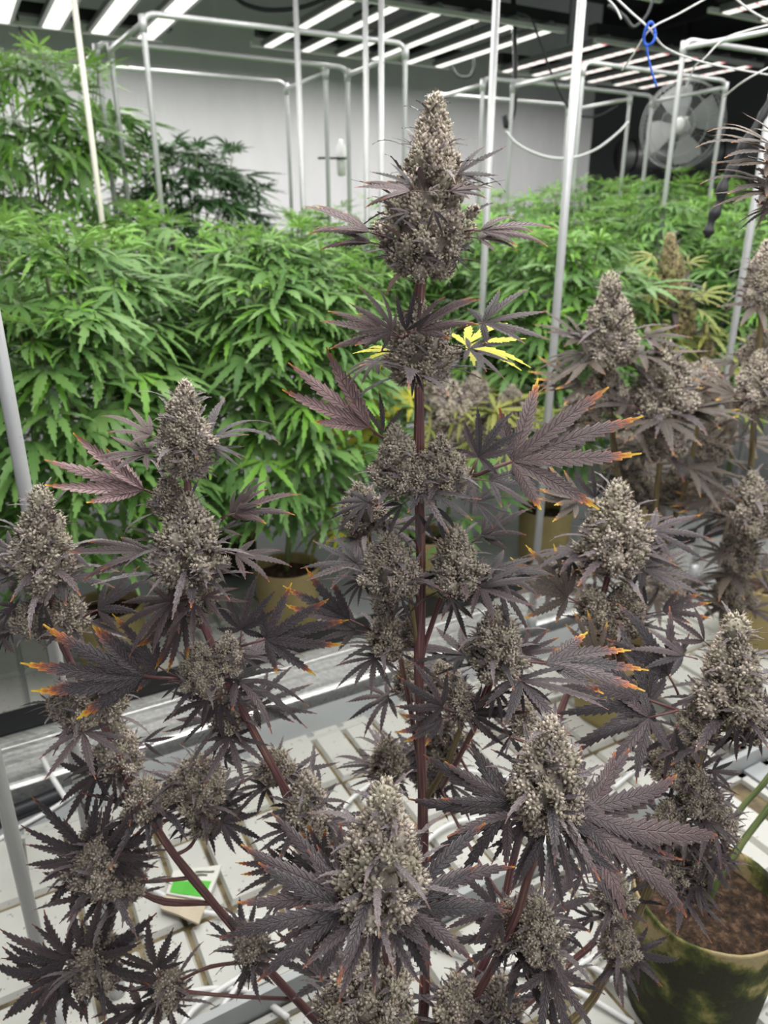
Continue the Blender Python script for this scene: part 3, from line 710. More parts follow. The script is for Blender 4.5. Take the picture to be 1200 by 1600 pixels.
c.leaf_px((682, 548), (815, 525), .715, .75, 0, (0, -.5, 1), 'yellow'); c.leaf_px((636, 552), (558, 546), .715, .73, 2, (0, -.5, 1), 'yellow')
c.bud((622, 765), (618, 664), 92, .655, 'round2', 1, 7); c.bud((690, 770), (688, 674), 88, .66, 'round', 1, 7); c.bud((655, 775), (655, 715), 60, .65, 'small', 0, 5)
c.leaf_px((606, 690), (438, 558), .67, .69, 10, (-.35, .75, -.35)); c.leaf_px((598, 690), (598, 612), .68, .70, 5, (.2, -1, .2))
c.leaf_px((738, 745), (985, 650), .665, .69, 6, (-.15, -.9, .55), 'lit_rosy'); c.leaf_px((735, 740), (785, 640), .66, .68, 4, (-.2, -1, .35)); c.leaf_px((738, 742), (722, 790), .65, .63, 5, (0, -1, .4))
c.leaf_px((735, 750), (850, 755), .66, .66, 2, (0, -.6, .9))
for b, t, Y, v in (((600, 780), (500, 800), .66, 1), ((640, 780), (575, 830), .64, 5), ((680, 780), (690, 850), .63, 5), ((720, 780), (800, 800), .66, 0), ((655, 790), (650, 860), .63, 5)): c.leaf_px(b, t, Y, None, v, (0, -.5, 1))
c.bud((575, 830), (560, 760), 90, .76, 'round', 3, 12, lsize=.06)
c.bud((612, 925), (608, 822), 92, .645, 'round', 2, 9); c.bud((714, 925), (710, 808), 88, .655, 'round2', 2, 9)
for b, t, Y, v in (((590, 885), (478, 872), .66, 0), ((585, 900), (520, 930), .65, 1), ((740, 890), (870, 900), .66, 3), ((745, 905), (860, 945), .65, 1), ((735, 850), (830, 795), .68, 3), ((740, 840), (800, 820), .68, 5), ((690, 920), (735, 960), .63, 2), ((620, 920), (640, 975), .63, 5), ((705, 930), (725, 1000), .64, 5)):
    c.leaf_px(b, t, Y, None, v, (0, -.45, 1))
c.bud((604, 1020), (602, 955), 80, .69, 'small', 2, 9, lsize=.055); c.bud((600, 955), (608, 915), 55, .69, 'small2', 0, 4); c.bud((632, 1005), (640, 965), 40, .69, 'small2', 0, 4)
c.leaf_px((580, 985), (445, 918), .70, .71, 7, (.1, -.8, .6)); c.leaf_px((575, 990), (480, 965), .70, .70, 3, (0, -.7, .7))
c.bud((775, 1050), (775, 950), 106, .635, 'round2', 3, 12); c.branch([at(690, 1230, .66), at(740, 1140, .64), at(775, 1045, .635)], .003, .0024, 'side_branch', 4, False)
c.leaf_px((800, 1035), (1010, 1040), .63, .63, 7, (0, -.5, 1)); c.leaf_px((800, 1030), (870, 995), .64, .65, 6, (-.2, -.8, .6)); c.leaf_px((790, 1060), (870, 1090), .62, .60, 1, (0, -.6, .9)); c.leaf_px((770, 1060), (790, 1130), .62, .59, 2, (0, -.8, .6))
c.bud((722, 1120), (722, 1065), 60, .625, 'small2', 0, 6)
for t_, v in (((622, 1068), 2), ((620, 1146), 7), ((720, 1150), 5), ((790, 1110), 0), ((825, 1120), 5)): c.leaf_px((714, 1116), t_, .62, .60, v, (0, -.85, .6))
c.bud((700, 1095), (690, 1045), 95, .80, 'round', 3, 8, lsize=.06); c.bud((640, 1085), (640, 1035), 80, .80, 'round2', 3, 9, lsize=.06); c.bud((606, 1215), (604, 1150), 72, .80, 'small', 3, 10, lsize=.055); c.bud((675, 1215), (672, 1130), 85, .84, 'round', 4, 9, lsize=.06); c.bud((700, 1160), (705, 1110), 60, .84, 'small', 3, 8, lsize=.06)

# front colas near the lens
c.bud((588, 1420), (602, 1238), 168, .45, 'tall2', 0, 15, Yt=.46, lsize=.075)
for t_, Yt, v in (((345, 1445), .42, 3), ((370, 1340), .46, 2), ((470, 1500), .40, 5), ((520, 1560), .39, 5), ((650, 1545), .395, 5), ((790, 1430), .44, 3), ((800, 1335), .48, 2), ((720, 1500), .42, 1), ((430, 1400), .45, 0)):
    c.leaf_px((590, 1415), t_, .445, Yt, v, (0, -.75, .8))
c.bud((582, 1590), (586, 1465), 120, .49, 'round', 3, 9); c.bud((595, 1690), (590, 1560), 135, .52, 'round2', 3, 6); c.bud((520, 1590), (520, 1540), 60, .52, 'small', 2, 6)
c.bud((850, 1275), (862, 1110), 124, .525, 'tall', 0, 14, lsize=.07)
for t_, Yt, v in (((625, 1245), .54, 1), ((690, 1200), .56, 2), ((790, 1390), .49, 5), ((872, 1425), .47, 5), ((965, 1375), .49, 5), ((1060, 1360), .51, 5), ((1140, 1328), .53, 3), ((1065, 1240), .56, 3), ((960, 1240), .58, 1), ((730, 1300), .52, 1)):
    c.leaf_px((850, 1275), t_, .52, Yt, v, (0, -.7, .85), 'lit_rosy' if t_[0] > 1100 else None)
c.bud((800, 1470), (788, 1395), 62, .57, 'small2', 1, 7, twig=False); c.bud((838, 1480), (838, 1385), 78, .56, 'round2', 3, 9, twig=False); c.bud((856, 1540), (862, 1480), 62, .60, 'small', 2, 10, lsize=.05)
c.bud((718, 1590), (716, 1505), 68, .58, 'small', 3, 8, lsize=.055); c.bud((778, 1595), (780, 1510), 66, .58, 'small2', 3, 8, lsize=.055)
c.leaf_px((800, 1420), (680, 1400), .56, .55, 3, (0, -.8, .7)); c.leaf_px((800, 1430), (725, 1470), .56, .55, 3, (0, -.8, .7)); c.leaf_px((850, 1440), (920, 1480), .57, .57, 2, (0, -.8, .7))

# left branch with the two stacked colas
c.bud((290, 735), (289, 588), 96, .66, 'tall', 1, 13)
for b, t, Y, v in (((255, 690), (165, 640), .66, 3), ((262, 712), (150, 700), .655, 0), ((320, 700), (385, 708), .66, 2), ((285, 725), (262, 752), .63, 5), ((310, 728), (340, 748), .64, 5)): c.leaf_px(b, t, Y, None, v, (0, -.4, 1), 'lit_rosy' if v in (0, 3) else None)
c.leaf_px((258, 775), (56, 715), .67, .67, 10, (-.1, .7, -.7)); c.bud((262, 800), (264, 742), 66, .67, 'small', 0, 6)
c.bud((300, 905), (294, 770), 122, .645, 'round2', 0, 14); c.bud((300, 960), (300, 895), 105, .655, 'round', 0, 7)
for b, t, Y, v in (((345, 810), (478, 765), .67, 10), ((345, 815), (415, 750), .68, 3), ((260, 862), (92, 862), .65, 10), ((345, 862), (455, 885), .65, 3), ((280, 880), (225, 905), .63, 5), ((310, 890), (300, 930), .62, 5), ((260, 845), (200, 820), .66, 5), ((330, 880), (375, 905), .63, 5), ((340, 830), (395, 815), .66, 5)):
    c.leaf_px(b, t, Y, None, v, (0, -.4, 1), 'lit_rosy' if v in (3, 10) else None)
for t_, Yt, v in (((160, 972), .62, 1), ((215, 1000), .61, 5), ((296, 1012), .59, 5), ((385, 945), .63, 5), ((240, 1045), .63, 7)): c.leaf_px((305, 930), t_, .635, Yt, v, (0, -.55, .9), 'lit_rosy')
c.leaf_px((285, 1062), (35, 1040), .64, .62, 7, (.05, -.9, .6)); c.leaf_px((280, 1060), (150, 985), .645, .65, 6, (.1, -.95, .4)); c.leaf_px((285, 1065), (250, 1090), .63, .62, 5, (0, -.9, .6))
c.leaf_px((375, 1010), (535, 965), .645, .645, 6, (-.05, -.95, .5)); c.leaf_px((375, 1010), (385, 905), .65, .66, 4, (0, -1, .3)); c.leaf_px((372, 1020), (410, 1050), .63, .62, 5, (0, -.9, .6))
c.bud((315, 1075), (312, 1000), 78, .64, 'round', 1, 8); c.bud((355, 1045), (358, 985), 58, .65, 'small2', 1, 6); c.bud((355, 1135), (352, 1065), 80, .66, 'small', 3, 9, lsize=.06)
for t_, v in (((250, 1120), 3), ((310, 1140), 5), ((420, 1085), 3), ((345, 1165), 5)): c.leaf_px((345, 1085), t_, .64, .63, v, (0, -.7, .8))
c.bud((432, 1220), (430, 1165), 60, .68, 'small', 3, 9, lsize=.05); c.bud((480, 1285), (478, 1198), 78, .64, 'small2', 3, 10, lsize=.065); c.bud((500, 1340), (498, 1290), 62, .62, 'small', 3, 8, lsize=.06)
c.leaf_px((470, 1350), (370, 1350), .60, .59, 7, (0, -.8, .7)); c.leaf_px((520, 1360), (480, 1290), .56, .56, 7, (0, -1, .3))

# far left branch
c.bud((72, 915), (62, 764), 112, .72, 'tall2', 2, 14); c.bud((50, 990), (48, 935), 66, .71, 'small', 1, 7); c.bud((106, 990), (108, 925), 72, .71, 'small', 0, 7)
for b, t, Y, v in (((40, 865), (-60, 850), .72, 3), ((100, 860), (175, 865), .72, 5), ((130, 965), (240, 905), .71, 3), ((130, 965), (200, 1000), .70, 5), ((40, 945), (-30, 960), .71, 1), ((70, 930), (60, 1000), .69, 5), ((30, 980), (-20, 1005), .70, 1)): c.leaf_px(b, t, Y, None, v, (0, -.6, .9))
c.bud((128, 1130), (122, 1065), 84, .70, 'round', 2, 9, lsize=.06); c.bud((170, 1115), (172, 1062), 66, .71, 'small', 1, 8, lsize=.05); c.bud((96, 1110), (92, 1070), 50, .70, 'small2', 1, 6, lsize=.05)
c.bud((185, 1210), (183, 1128), 92, .715, 'round2', 2, 9, lsize=.06); c.bud((226, 1275), (224, 1205), 68, .675, 'small', 1, 11); c.bud((308, 1255), (310, 1165), 88, .69, 'round', 2, 13, lsize=.055); c.bud((318, 1300), (318, 1245), 62, .69, 'small', 1, 9)
for b, t, Y, v in (((180, 1195), (85, 1245), .69, 0), ((185, 1200), (150, 1260), .68, 5), ((215, 1160), (275, 1155), .72, 5), ((325, 1280), (410, 1300), .67, 4), ((330, 1270), (400, 1240), .69, 3), ((295, 1280), (262, 1310), .67, 5), ((340, 1190), (385, 1165), .70, 4), ((225, 1265), (190, 1290), .67, 5)): c.leaf_px(b, t, Y, None, v, (0, -.75, .75))
c.bud((160, 1380), (150, 1275), 96, .66, 'round', 1, 13); c.bud((195, 1400), (200, 1335), 66, .66, 'small', 1, 9); c.bud((118, 1370), (112, 1325), 46, .66, 'small2', 0, 5)
for t_, v in (((40, 1345), 3), ((45, 1312), 5), ((62, 1240), 5), ((65, 1415), 3), ((120, 1420), 5), ((255, 1300), 3), ((230, 1260), 5), ((250, 1330), 3)): c.leaf_px((150, 1345), t_, .655, .645, v, (0, -.9, .6))
c.bud((152, 1530), (148, 1440), 86, .635, 'round2', 0, 14)
for t_, v in (((-5, 1535), 4), ((-10, 1590), 0), ((5, 1450), 3), ((60, 1440), 5), ((170, 1405), 5), ((250, 1440), 5), ((130, 1600), 5), ((190, 1600), 5), ((50, 1590), 3)): c.leaf_px((130, 1510), t_, .63, .62, v, (0, -.95, .55))
c.bud((265, 1560), (262, 1500), 58, .635, 'small', 1, 12, twig=False); c.branch([at(420, 1500, .625), at(330, 1510, .63), at(268, 1540, .635)], .0024, .0018, 'side_branch', 4, False); c.branch([at(268, 1545, .635), at(200, 1545, .635), at(152, 1530, .635)], .002, .0016, 'side_branch', 4, False)
for t_, v in (((215, 1455), 4), ((200, 1530), 5), ((290, 1560), 5), ((240, 1590), 5), ((250, 1620), 4)): c.leaf_px((255, 1530), t_, .63, .62, v, (0, -.95, .55))
c.bud((394, 1500), (392, 1438), 64, .60, 'small', 2, 13, lsize=.045, twig=False)

# right branches
c.bud((956, 885), (966, 738), 112, .85, 'round2', 2, 14); c.bud((930, 975), (924, 915), 66, .83, 'small', 1, 7); c.bud((972, 985), (976, 905), 76, .83, 'round', 1, 8)
for b, t, Y, v in (((930, 790), (835, 745), .84, 7), ((925, 795), (830, 765), .84, 6), ((905, 860), (860, 920), .85, 2), ((985, 830), (1115, 830), .85, 2), ((985, 870), (1080, 850), .86, 5), ((950, 880), (900, 890), .83, 7), ((930, 790), (925, 715), .86, 5), ((975, 880), (1000, 895), .82, 5)): c.leaf_px(b, t, Y, None, v, (0, -.55, .9), 'bronze' if v in (6, 7) else None)
c.leaf_px((915, 950), (800, 880), .83, .82, 6, (.1, -.8, .6), 'bronze')
c.leaf_px((945, 1045), (895, 960), .76, .79, 6, (.1, -1, .3), 'bronze'); c.leaf_px((1010, 1090), (1012, 970), .74, .77, 5, (0, -1, .25), 'bronze'); c.leaf_px((1010, 960), (1005, 900), .84, .86, 5, (0, -1, .2)); c.leaf_px((1010, 960), (1110, 940), .83, .83, 7, (0, -.8, .6))
c.bud((1138, 1120), (1150, 970), 128, .70, 'tall2', 1, 15); c.bud((1160, 1150), (1165, 1090), 80, .69, 'small', 1, 6)
c.leaf_px((1060, 1110), (875, 1045), .69, .69, 8, (.05, -.9, .6)); c.leaf_px((1060, 1110), (900, 1150), .68, .66, 0, (.0, -.85, .7)); c.leaf_px((1060, 1085), (985, 940), .70, .73, 3, (.2, -1, .3)); c.leaf_px((1090, 1030), (985, 1005), .70, .71, 3, (0, -.6, .9))
for b, t, Y, v in (((1150, 1120), (1145, 1190), .67, 5), ((1165, 1120), (1200, 1180), .67, 2), ((1110, 1010), (1050, 960), .71, 5), ((1180, 1100), (1240, 1090), .69, 3), ((1060, 1130), (1030, 1215), .67, 5)): c.leaf_px(b, t, Y, None, v, (0, -.8, .7))
for b, t, w_, Y in (((1085, 1160), (1085, 1095), 72, .70), ((1050, 1215), (1048, 1150), 80, .71), ((1090, 1265), (1088, 1200), 76, .69), ((1120, 1305), (1120, 1245), 66, .70), ((1050, 1310), (1046, 1250), 70, .69), ((1090, 1360), (1086, 1300), 76, .68), ((1045, 1375), (1040, 1320), 66, .68), ((962, 1420), (955, 1365), 78, .67), ((968, 1495), (966, 1425), 70, .655), ((1010, 1330), (1005, 1290), 50, .70)):
    c.bud(b, t, w_, Y, None, 2, 11, lsize=.052)
for b, t, Y, v in (((965, 1480), (1065, 1510), .65, 3), ((960, 1490), (960, 1560), .64, 5), ((1060, 1340), (1060, 1400), .67, 2), ((1100, 1330), (1140, 1400), .66, 3), ((940, 1430), (880, 1440), .66, 3), ((930, 1370), (860, 1370), .67, 0), ((1100, 1200), (1160, 1215), .69, 3)): c.leaf_px(b, t, Y, None, v, (0, -.85, .6))
c.bud((818, 1140), (816, 1085), 54, .72, 'small2', 2, 8, lsize=.05, twig=False)

c.finish()
# plant in the mossy pot: its branches lean out of the picture to the right
rp = W(.845, .50, TRAY + .21)
p = Plant('purple plant leaning out of frame from the mossy pot, bronze leaves at upper right edge', rp, 'purple flowering plants', stem='stem_green')
p.branch([rp, at(1150, 1330, .86), at(1200, 1265, .88), at(1290, 1130, .92), at(1330, 700, .93), at(1262, 330, .90)], .0055, .004, 'stem', m='stem_green')
p.branch([rp + ZD * .02, at(1145, 1285, .88), at(1200, 1214, .90), at(1300, 1080, .93), at(1360, 800, .95)], .0048, .0035, m='stem_green')
p.bud((1240, 330), (1236, 150), 90, .90, 'tall', 0, 12); p.bud((1330, 780), (1330, 660), 110, .93, 'tall2', 2, 10)
for b, t, Y, v in (((1235, 245), (1092, 212), .89, 3), ((1230, 235), (1112, 190), .90, 3), ((1230, 260), (1118, 248), .88, 2), ((1235, 295), (1098, 270), .88, 3), ((1230, 300), (1122, 305), .87, 0), ((1225, 320), (1150, 345), .87, 1), ((1225, 225), (1160, 175), .9, 5)): p.leaf_px(b, t, Y, None, v, (0, -.35, 1), 'bronze')

# two plants on the back of the near tray, right
r1b = W(1.30, 1.13, TRAY + .17)
r1 = Plant('purple plant right of the tall white pole with two stacked brownish colas', r1b, 'purple flowering plants', 'bronze', 'stem_olive')
r1.branch([r1b, at(1010, 900, 1.50), at(1028, 760, 1.47), at(1033, 680, 1.45), at(1036, 600, 1.45)], .007, .005, 'stem')
r1.branch([r1b + ZD * .05, at(985, 880, 1.50), at(960, 700, 1.48), at(950, 560, 1.46), at(950, 500, 1.46)], .006, .005)
r1.branch([r1b + ZD * .08, at(1040, 850, 1.55), at(1085, 700, 1.55), at(1098, 610, 1.55)], .005, .004)
r1.bud((950, 570), (954, 434), 98, 1.46, 'tall2', 4, 14, lsize=.12); r1.bud((945, 640), (946, 575), 84, 1.47, 'round', 3, 8, lsize=.12)
r1.bud((1036, 655), (1038, 528), 108, 1.45, 'round2', 3, 14, lsize=.12); r1.bud((1035, 715), (1036, 650), 90, 1.46, 'round', 3, 8, lsize=.11); r1.bud((1100, 610), (1100, 560), 54, 1.55, 'small', 2, 8, lsize=.10); r1.bud((990, 645), (992, 600), 44, 1.47, 'small', 0, 6)
for b, t, w_, Y in (((905, 680), (903, 610), 66, 1.62), ((978, 740), (976, 670), 70, 1.65), ((1000, 790), (1000, 720), 56, 1.60), ((1055, 790), (1052, 725), 56, 1.62), ((1110, 720), (1108, 660), 60, 1.6)): r1.bud(b, t, w_, Y, None, 3, 8, lsize=.10)
for b, t, Y, v in (((935, 545), (848, 495), 1.45, 0), ((985, 530), (1080, 518), 1.45, 2), ((930, 600), (828, 578), 1.42, 7), ((930, 605), (840, 605), 1.42, 6), ((1000, 640), (905, 602), 1.42, 3), ((1010, 665), (915, 660), 1.40, 2), ((1060, 650), (1150, 640), 1.42, 6), ((1065, 640), (1115, 600), 1.45, 3)): r1.leaf_px(b, t, Y, None, v, (0, -.45, 1))
for b, t, w_ in (((1040, 930), (1040, 865), 72), ((880, 920), (878, 850), 66), ((905, 900), (908, 860), 50)): r1.bud(b, t, w_, 1.45, None, 3, 9, lsize=.10)

r2b = W(1.95, 1.18, TRAY + .17)
r2 = Plant('purple plant at the right edge with three colas one above another', r2b, 'purple flowering plants', 'bronze', 'stem_olive')
r2.branch([r2b, at(1165, 930, 1.80), at(1160, 850, 1.65), at(1172, 740, 1.58), at(1182, 600, 1.55), at(1190, 480, 1.55), at(1195, 430, 1.55)], .0075, .005, 'stem')
r2.bud((1192, 482), (1197, 396), 88, 1.55, 'tall', 3, 16, lsize=.10); r2.bud((1182, 575), (1190, 515), 76, 1.6, 'round', 1, 8, lsize=.10); r2.bud((1180, 640), (1186, 560), 92, 1.50, 'round2', 2, 10, lsize=.12)
r2.bud((1165, 830), (1178, 735), 96, 1.45, 'round', 2, 12, lsize=.12); r2.bud((1155, 890), (1160, 820), 80, 1.48, 'round2', 3, 9, lsize=.11); r2.bud((1145, 950), (1145, 885), 76, 1.5, 'round', 3, 9, lsize=.1)
for b, t, Y, v in (((1170, 625), (1085, 590), 1.45, 7), ((1165, 640), (1120, 690), 1.43, 2), ((1175, 635), (1178, 700), 1.42, 5), ((1135, 780), (1050, 790), 1.42, 7), ((1140, 775), (1065, 740), 1.44, 3), ((1145, 800), (1125, 845), 1.40, 5), ((1155, 800), (1165, 850), 1.40, 5), ((1150, 860), (1085, 870), 1.42, 0)): r2.leaf_px(b, t, Y, None, v, (0, -.55, .9))
for b, t, w_ in (((1105, 770), (1105, 715), 50), ((1130, 690), (1132, 640), 46)): r2.bud(b, t, w_, 1.7, None, 2, 8, lsize=.1)

# two flowering plants among the green row
fb = W(1.27, 1.975, TRAY + .16)
f1 = Plant('blurred flowering plant with yellow leaves just behind the central stem', fb, 'flowering plants in the green row', 'olive', 'stem_green')
f1.branch([fb, at(700, 800, 2.30), at(705, 690, 2.25), at(705, 620, 2.25)], .007, .005, 'stem')
for b, t, w_, Y in (((706, 690), (708, 585), 84, 2.22), ((690, 640), (690, 570), 62, 2.28), ((740, 640), (742, 580), 60, 2.26), ((800, 655), (800, 600), 54, 2.2), ((590, 720), (588, 640), 60, 2.3), ((545, 800), (545, 745), 60, 2.25), ((770, 690), (772, 640), 54, 2.2)): f1.bud(b, t, w_, Y, None, 4, 8, lsize=.15)
for b, t in (((660, 640), (480, 650)), ((680, 640), (570, 590)), ((730, 640), (860, 640)), ((720, 660), (770, 740)), ((700, 660), (620, 690)), ((650, 660), (500, 680))): f1.leaf_px(b, t, 2.15, None, 0, (0, -.6, .9), 'yellow' if b[0] < 690 else 'olive')
f1.leaf_px((535, 815), (520, 862), 2.1, 2.05, 2, (0, -1, .3), 'yellow'); f1.leaf_px((560, 800), (500, 790), 2.1, 2.1, 0, (0, -.7, .7), 'yellow')
for i in range(26):
    q_ = random.Random(600 + i); f1.leaf(fb + Vector((q_.uniform(-.2, .2), q_.uniform(-.25, .05), q_.uniform(.05, .5))), Vector((q_.uniform(-1, 1), -q_.random(), q_.uniform(-.4, .2))), Vector((0, -.4, 1)), q_.uniform(.09, .14), q_.randrange(5), 'green')
yb = W(2.3, 1.975, TRAY + .16)
f2 = Plant('tall tan cola rising from olive leaves behind the right purple plants', yb, 'flowering plants in the green row', 'olive', 'stem_green')
f2.branch([yb, at(1060, 640, 2.65), at(1052, 520, 2.58), at(1046, 440, 2.55)], .008, .005, 'stem')
f2.bud((1050, 480), (1046, 352), 58, 2.55, 'tan', 4, 14, lsize=.15)
for b, t, w_, Y in (((1070, 530), (1072, 468), 56, 2.55), ((1020, 545), (1022, 490), 46, 2.6), ((1100, 560), (1102, 520), 44, 2.55), ((1130, 640), (1130, 590), 44, 2.6)): f2.bud(b, t, w_, Y, 'tan', 5, 8, lsize=.15)
for b, t in (((1040, 400), (975, 398)), ((1040, 425), (980, 420)), ((1060, 420), (1105, 395)), ((1075, 470), (1145, 440)), ((1080, 500), (1150, 520)), ((1030, 480), (960, 500))): f2.leaf_px(b, t, 2.5, None, 1, (0, -.4, 1))

# ================================================================== GREEN PLANTS
def merged_leaves(key, seed, n, rad, hgt, size):           # the unlit inside of a crown, past what can be told apart
    q = random.Random(seed); mb = MB(); src = []
    for me in PL[key][:3]:
        co = np.empty(len(me.vertices) * 3, dtype=np.float32); me.vertices.foreach_get('co', co)
        src.append((co.reshape(-1, 3), [tuple(p.vertices) for p in me.polygons], [tuple(d.color) for d in me.color_attributes['Col'].data]))
    for i in range(n):
        co, F, cl = src[i % 3]; a = q.uniform(0, 6.28); z = q.uniform(.05, .92) * hgt; r = rad * math.sqrt(q.uniform(.05, .75)) * math.sqrt(max(.1, 1 - (2 * z / hgt - 1) ** 4))
        d = Vector((math.cos(a), math.sin(a), q.uniform(-.5, .2))); X = frame_m(Vector((r * math.cos(a), r * math.sin(a), z)), d, Vector((q.uniform(-.4, .4), q.uniform(-.4, .4), 1)), size * q.uniform(.8, 1.2) / .1)
        A = np.array(X.to_3x3()); pts = co @ A.T + np.array(X.translation); mb.add([tuple(x) for x in pts.tolist()], F, 0, None, cl)
    return mb.mesh('foliage', [M[key]])
FILL = {k: [merged_leaves(k, 70 + i, 170, .29, .88, .15) for i in range(2)] for k in ('green', 'deep_green')}
GROUPN = 'green plants in rows'
def green_plant(label, u, w, zlow, ztop, rad, nleaf, key='green', size=.158, seed=0, limefrac=.16, group=GROUPN, shoots=7, fill=True, hang=0.0):
    q = random.Random(seed * 17 + 5); base = W(u, w, TRAY + .165); t = thing('green_cannabis_plant', label, 'plant', base, group)
    z0, z1 = EYE + zlow - base.z, EYE + ztop - base.z; H = z1 - z0
    mb = MB(); mb.tube(smooth_path([(0, 0, -.165 * 0), (q.uniform(-.02, .02), q.uniform(-.02, .02), z0), (q.uniform(-.03, .03), q.uniform(-.03, .03), z1 - .08)], 5), [.011 - .0006 * i for i in range(11)], 7); link('stem', mb.mesh('stem', [M['stem_green']]), t)
    tocam = math.atan2(-base.y, -base.x)
    for k in range(shoots):                                 # leaders that end in a tuft of young leaves
        a = tocam + q.uniform(-1.7, 1.7); zz = z0 + H * q.uniform(.45, .75); r = rad * q.uniform(.25, .95); zt = z1 - (r / rad) ** 2 * H * q.uniform(.1, .35) + q.uniform(-.03, .03)
        e = Vector((r * math.cos(a), r * math.sin(a), zt)); mb = MB(); mb.tube(smooth_path([(0, 0, zz * .8), (e.x * .65, e.y * .65, zz * .9 + zt * .05), e], 4), [.0055 - .0004 * i for i in range(9)], 5)
        link('branch', mb.mesh('branch', [M['stem_green']]), t)
        for j in range(5):
            b = j * 1.257 + q.uniform(-.4, .4); el = q.uniform(.05, .8); d = Vector((math.cos(b) * math.cos(el), math.sin(b) * math.cos(el), math.sin(el)))
            link('young_leaf', PL['lime' if key == 'green' else key][q.randrange(5)], t, frame_m(e + ZD * .01, d, Vector((q.uniform(-.2, .2), q.uniform(-.2, .2), 1)), size * q.uniform(.4, .7) / .1))
    n = 0
    while n < nleaf:
        a = tocam + q.gauss(0, 1.0); zr = q.random() ** .75; shape = math.sqrt(max(0.05, 1 - (max(0, zr - .45) / .58) ** 2)) * (.72 + .28 * min(1, zr / .3))
        r = rad * shape * q.uniform(.72, 1.08); pos = Vector((r * math.cos(a), r * math.sin(a), z0 + H * zr))
        el = q.uniform(-.55, .25) + .45 * max(0, zr - .7) - hang; yaw = a + q.gauss(0, .5); d = Vector((math.cos(yaw) * math.cos(el), math.sin(yaw) * math.cos(el), math.sin(el)))
        nr = Vector((math.cos(a) * .45, math.sin(a) * .45, 1)) + Vector((q.uniform(-.35, .35), q.uniform(-.35, .35), 0)); s = size * q.uniform(.7, 1.2) * (1 - .25 * zr)
        lk = 'lime' if (key == 'green' and q.random() < limefrac * (.5 + zr)) else key
        link('fan_leaf', PL[lk][q.randrange(5)], t, frame_m(pos - d * (s * .5), d, nr, s / .1)); n += 1
    if fill:
        f = link('foliage', FILL[key][seed % 2], t, Matrix.Translation((0, 0, z0)) @ Matrix.Rotation(q.uniform(0, 6.28), 4, 'Z') @ Matrix.Diagonal((rad / .31, rad / .31, H / .9, 1))); f['kind'] = 'stuff'
    return t
ORD = ('first', 'second', 'third', 'fourth', 'fifth', 'sixth', 'seventh', 'eighth', 'ninth')
sd = 0
for i, (u, zl, zt, n_) in enumerate(((-.32, -.80, -.02, 150), (.21, -.80, -.01, 210), (.75, -.78, -.04, 230), (1.79, -.75, -.02, 190), (2.85, -.75, .02, 130), (3.35, -.75, .05, 100))):
    sd += 1; green_plant(f'{ORD[i]} bushy green plant from the left in the front row on the far bench', u, 1.99, zl, zt, .31, n_, seed=sd)
for i, (u, zt, n_) in enumerate(((.15, .0, 80), (.68, .0, 90), (1.20, -.02, 130), (1.76, .0, 110), (2.30, .04, 110), (2.85, .10, 90), (3.4, .12, 60))):
    sd += 1; green_plant(f'{ORD[i]} green plant from the left in the second row, seen over the front row', u, 2.52, -.7, zt, .31, n_, seed=sd)
for i, (u, zt, n_) in enumerate(((.70, .03, 40), (1.25, .02, 60), (1.80, .06, 70), (2.32, .10, 70), (2.85, .18, 70), (3.40, .24, 60), (3.95, .22, 40))):
    sd += 1; green_plant(f'{ORD[i]} green plant from the left in the third row, only its top showing', u, 3.05, -.5, zt, .31, n_, seed=sd, shoots=6)
for i, (u, zt, n_) in enumerate(((1.75, .05, 36), (2.30, .10, 40), (2.85, .16, 40), (3.40, .22, 44), (3.95, .30, 44), (4.5, .28, 30))):
    sd += 1; green_plant(f'{ORD[i]} green plant from the left in the rearmost row by the white wall', u, 3.62, -.4, zt, .30, n_, seed=sd, shoots=6)
green_plant('tall pale green plant at the upper left standing above all others', .40, 3.95, -.55, .66, .52, 290, 'green', .18, 91, .3, 'tall plants before the white wall', 16, True, .35)
green_plant('dark green rounded bush before the white wall at the upper left', 1.13, 4.05, -.35, .34, .38, 230, 'deep_green', .16, 92, 0, 'tall plants before the white wall', 12)

# ================================================================== SMALL THINGS
def run(name, label, cat, pts, r, m, group=None, per=6, sides=7):
    P = smooth_path(pts, per); o = Vector(P[0]); mb = MB(); mb.tube([p_ - o for p_ in P], r, sides)
    ob = link(name, mb.mesh(name, [M[m]])); ob.location = o; return tag(ob, label, cat, group)
TZ = TRAY + .006
def ont(*px, dz=0.0): return [onz(x, y, TZ + dz) for x, y in px]
G_T = 'white irrigation tubes on the trays'
run('irrigation_tube', 'white tube bending up at the left edge beside the black pipe', 'tube', ont((-40, 1345), (0, 1310), (60, 1276), (95, 1255), (135, 1225)), .0048, 'tube', G_T)
run('irrigation_tube', 'white tube passing under the green printed packet', 'tube', ont((190, 1360), (227, 1383), (300, 1420), (370, 1432), (420, 1440), dz=.004), .0045, 'tube', G_T)
run('irrigation_tube', 'white tube along the cross bar at the bottom left', 'tube', ont((100, 1640), (180, 1592), (290, 1552), (360, 1545), (400, 1555), (450, 1590)), .0052, 'tube', G_T)
run('irrigation_tube', 'white tube lying parallel to the grey cross bar', 'tube', ont((270, 1640), (300, 1580), (370, 1530), (440, 1495), (520, 1462), (640, 1405), (720, 1380), dz=.006), .0052, 'tube', G_T)
run('irrigation_tube', 'short white tube crossing the gap below the small bud', 'tube', ont((345, 1575), (375, 1535), (400, 1490), (420, 1445), dz=.012), .0045, 'tube', G_T)
run('irrigation_tube', 'white tube arching behind the front cola toward the central stem', 'tube', ont((510, 1320), (530, 1270), (575, 1228), (640, 1203), (707, 1202), (783, 1213), (850, 1235), dz=.01), .0048, 'tube', G_T)
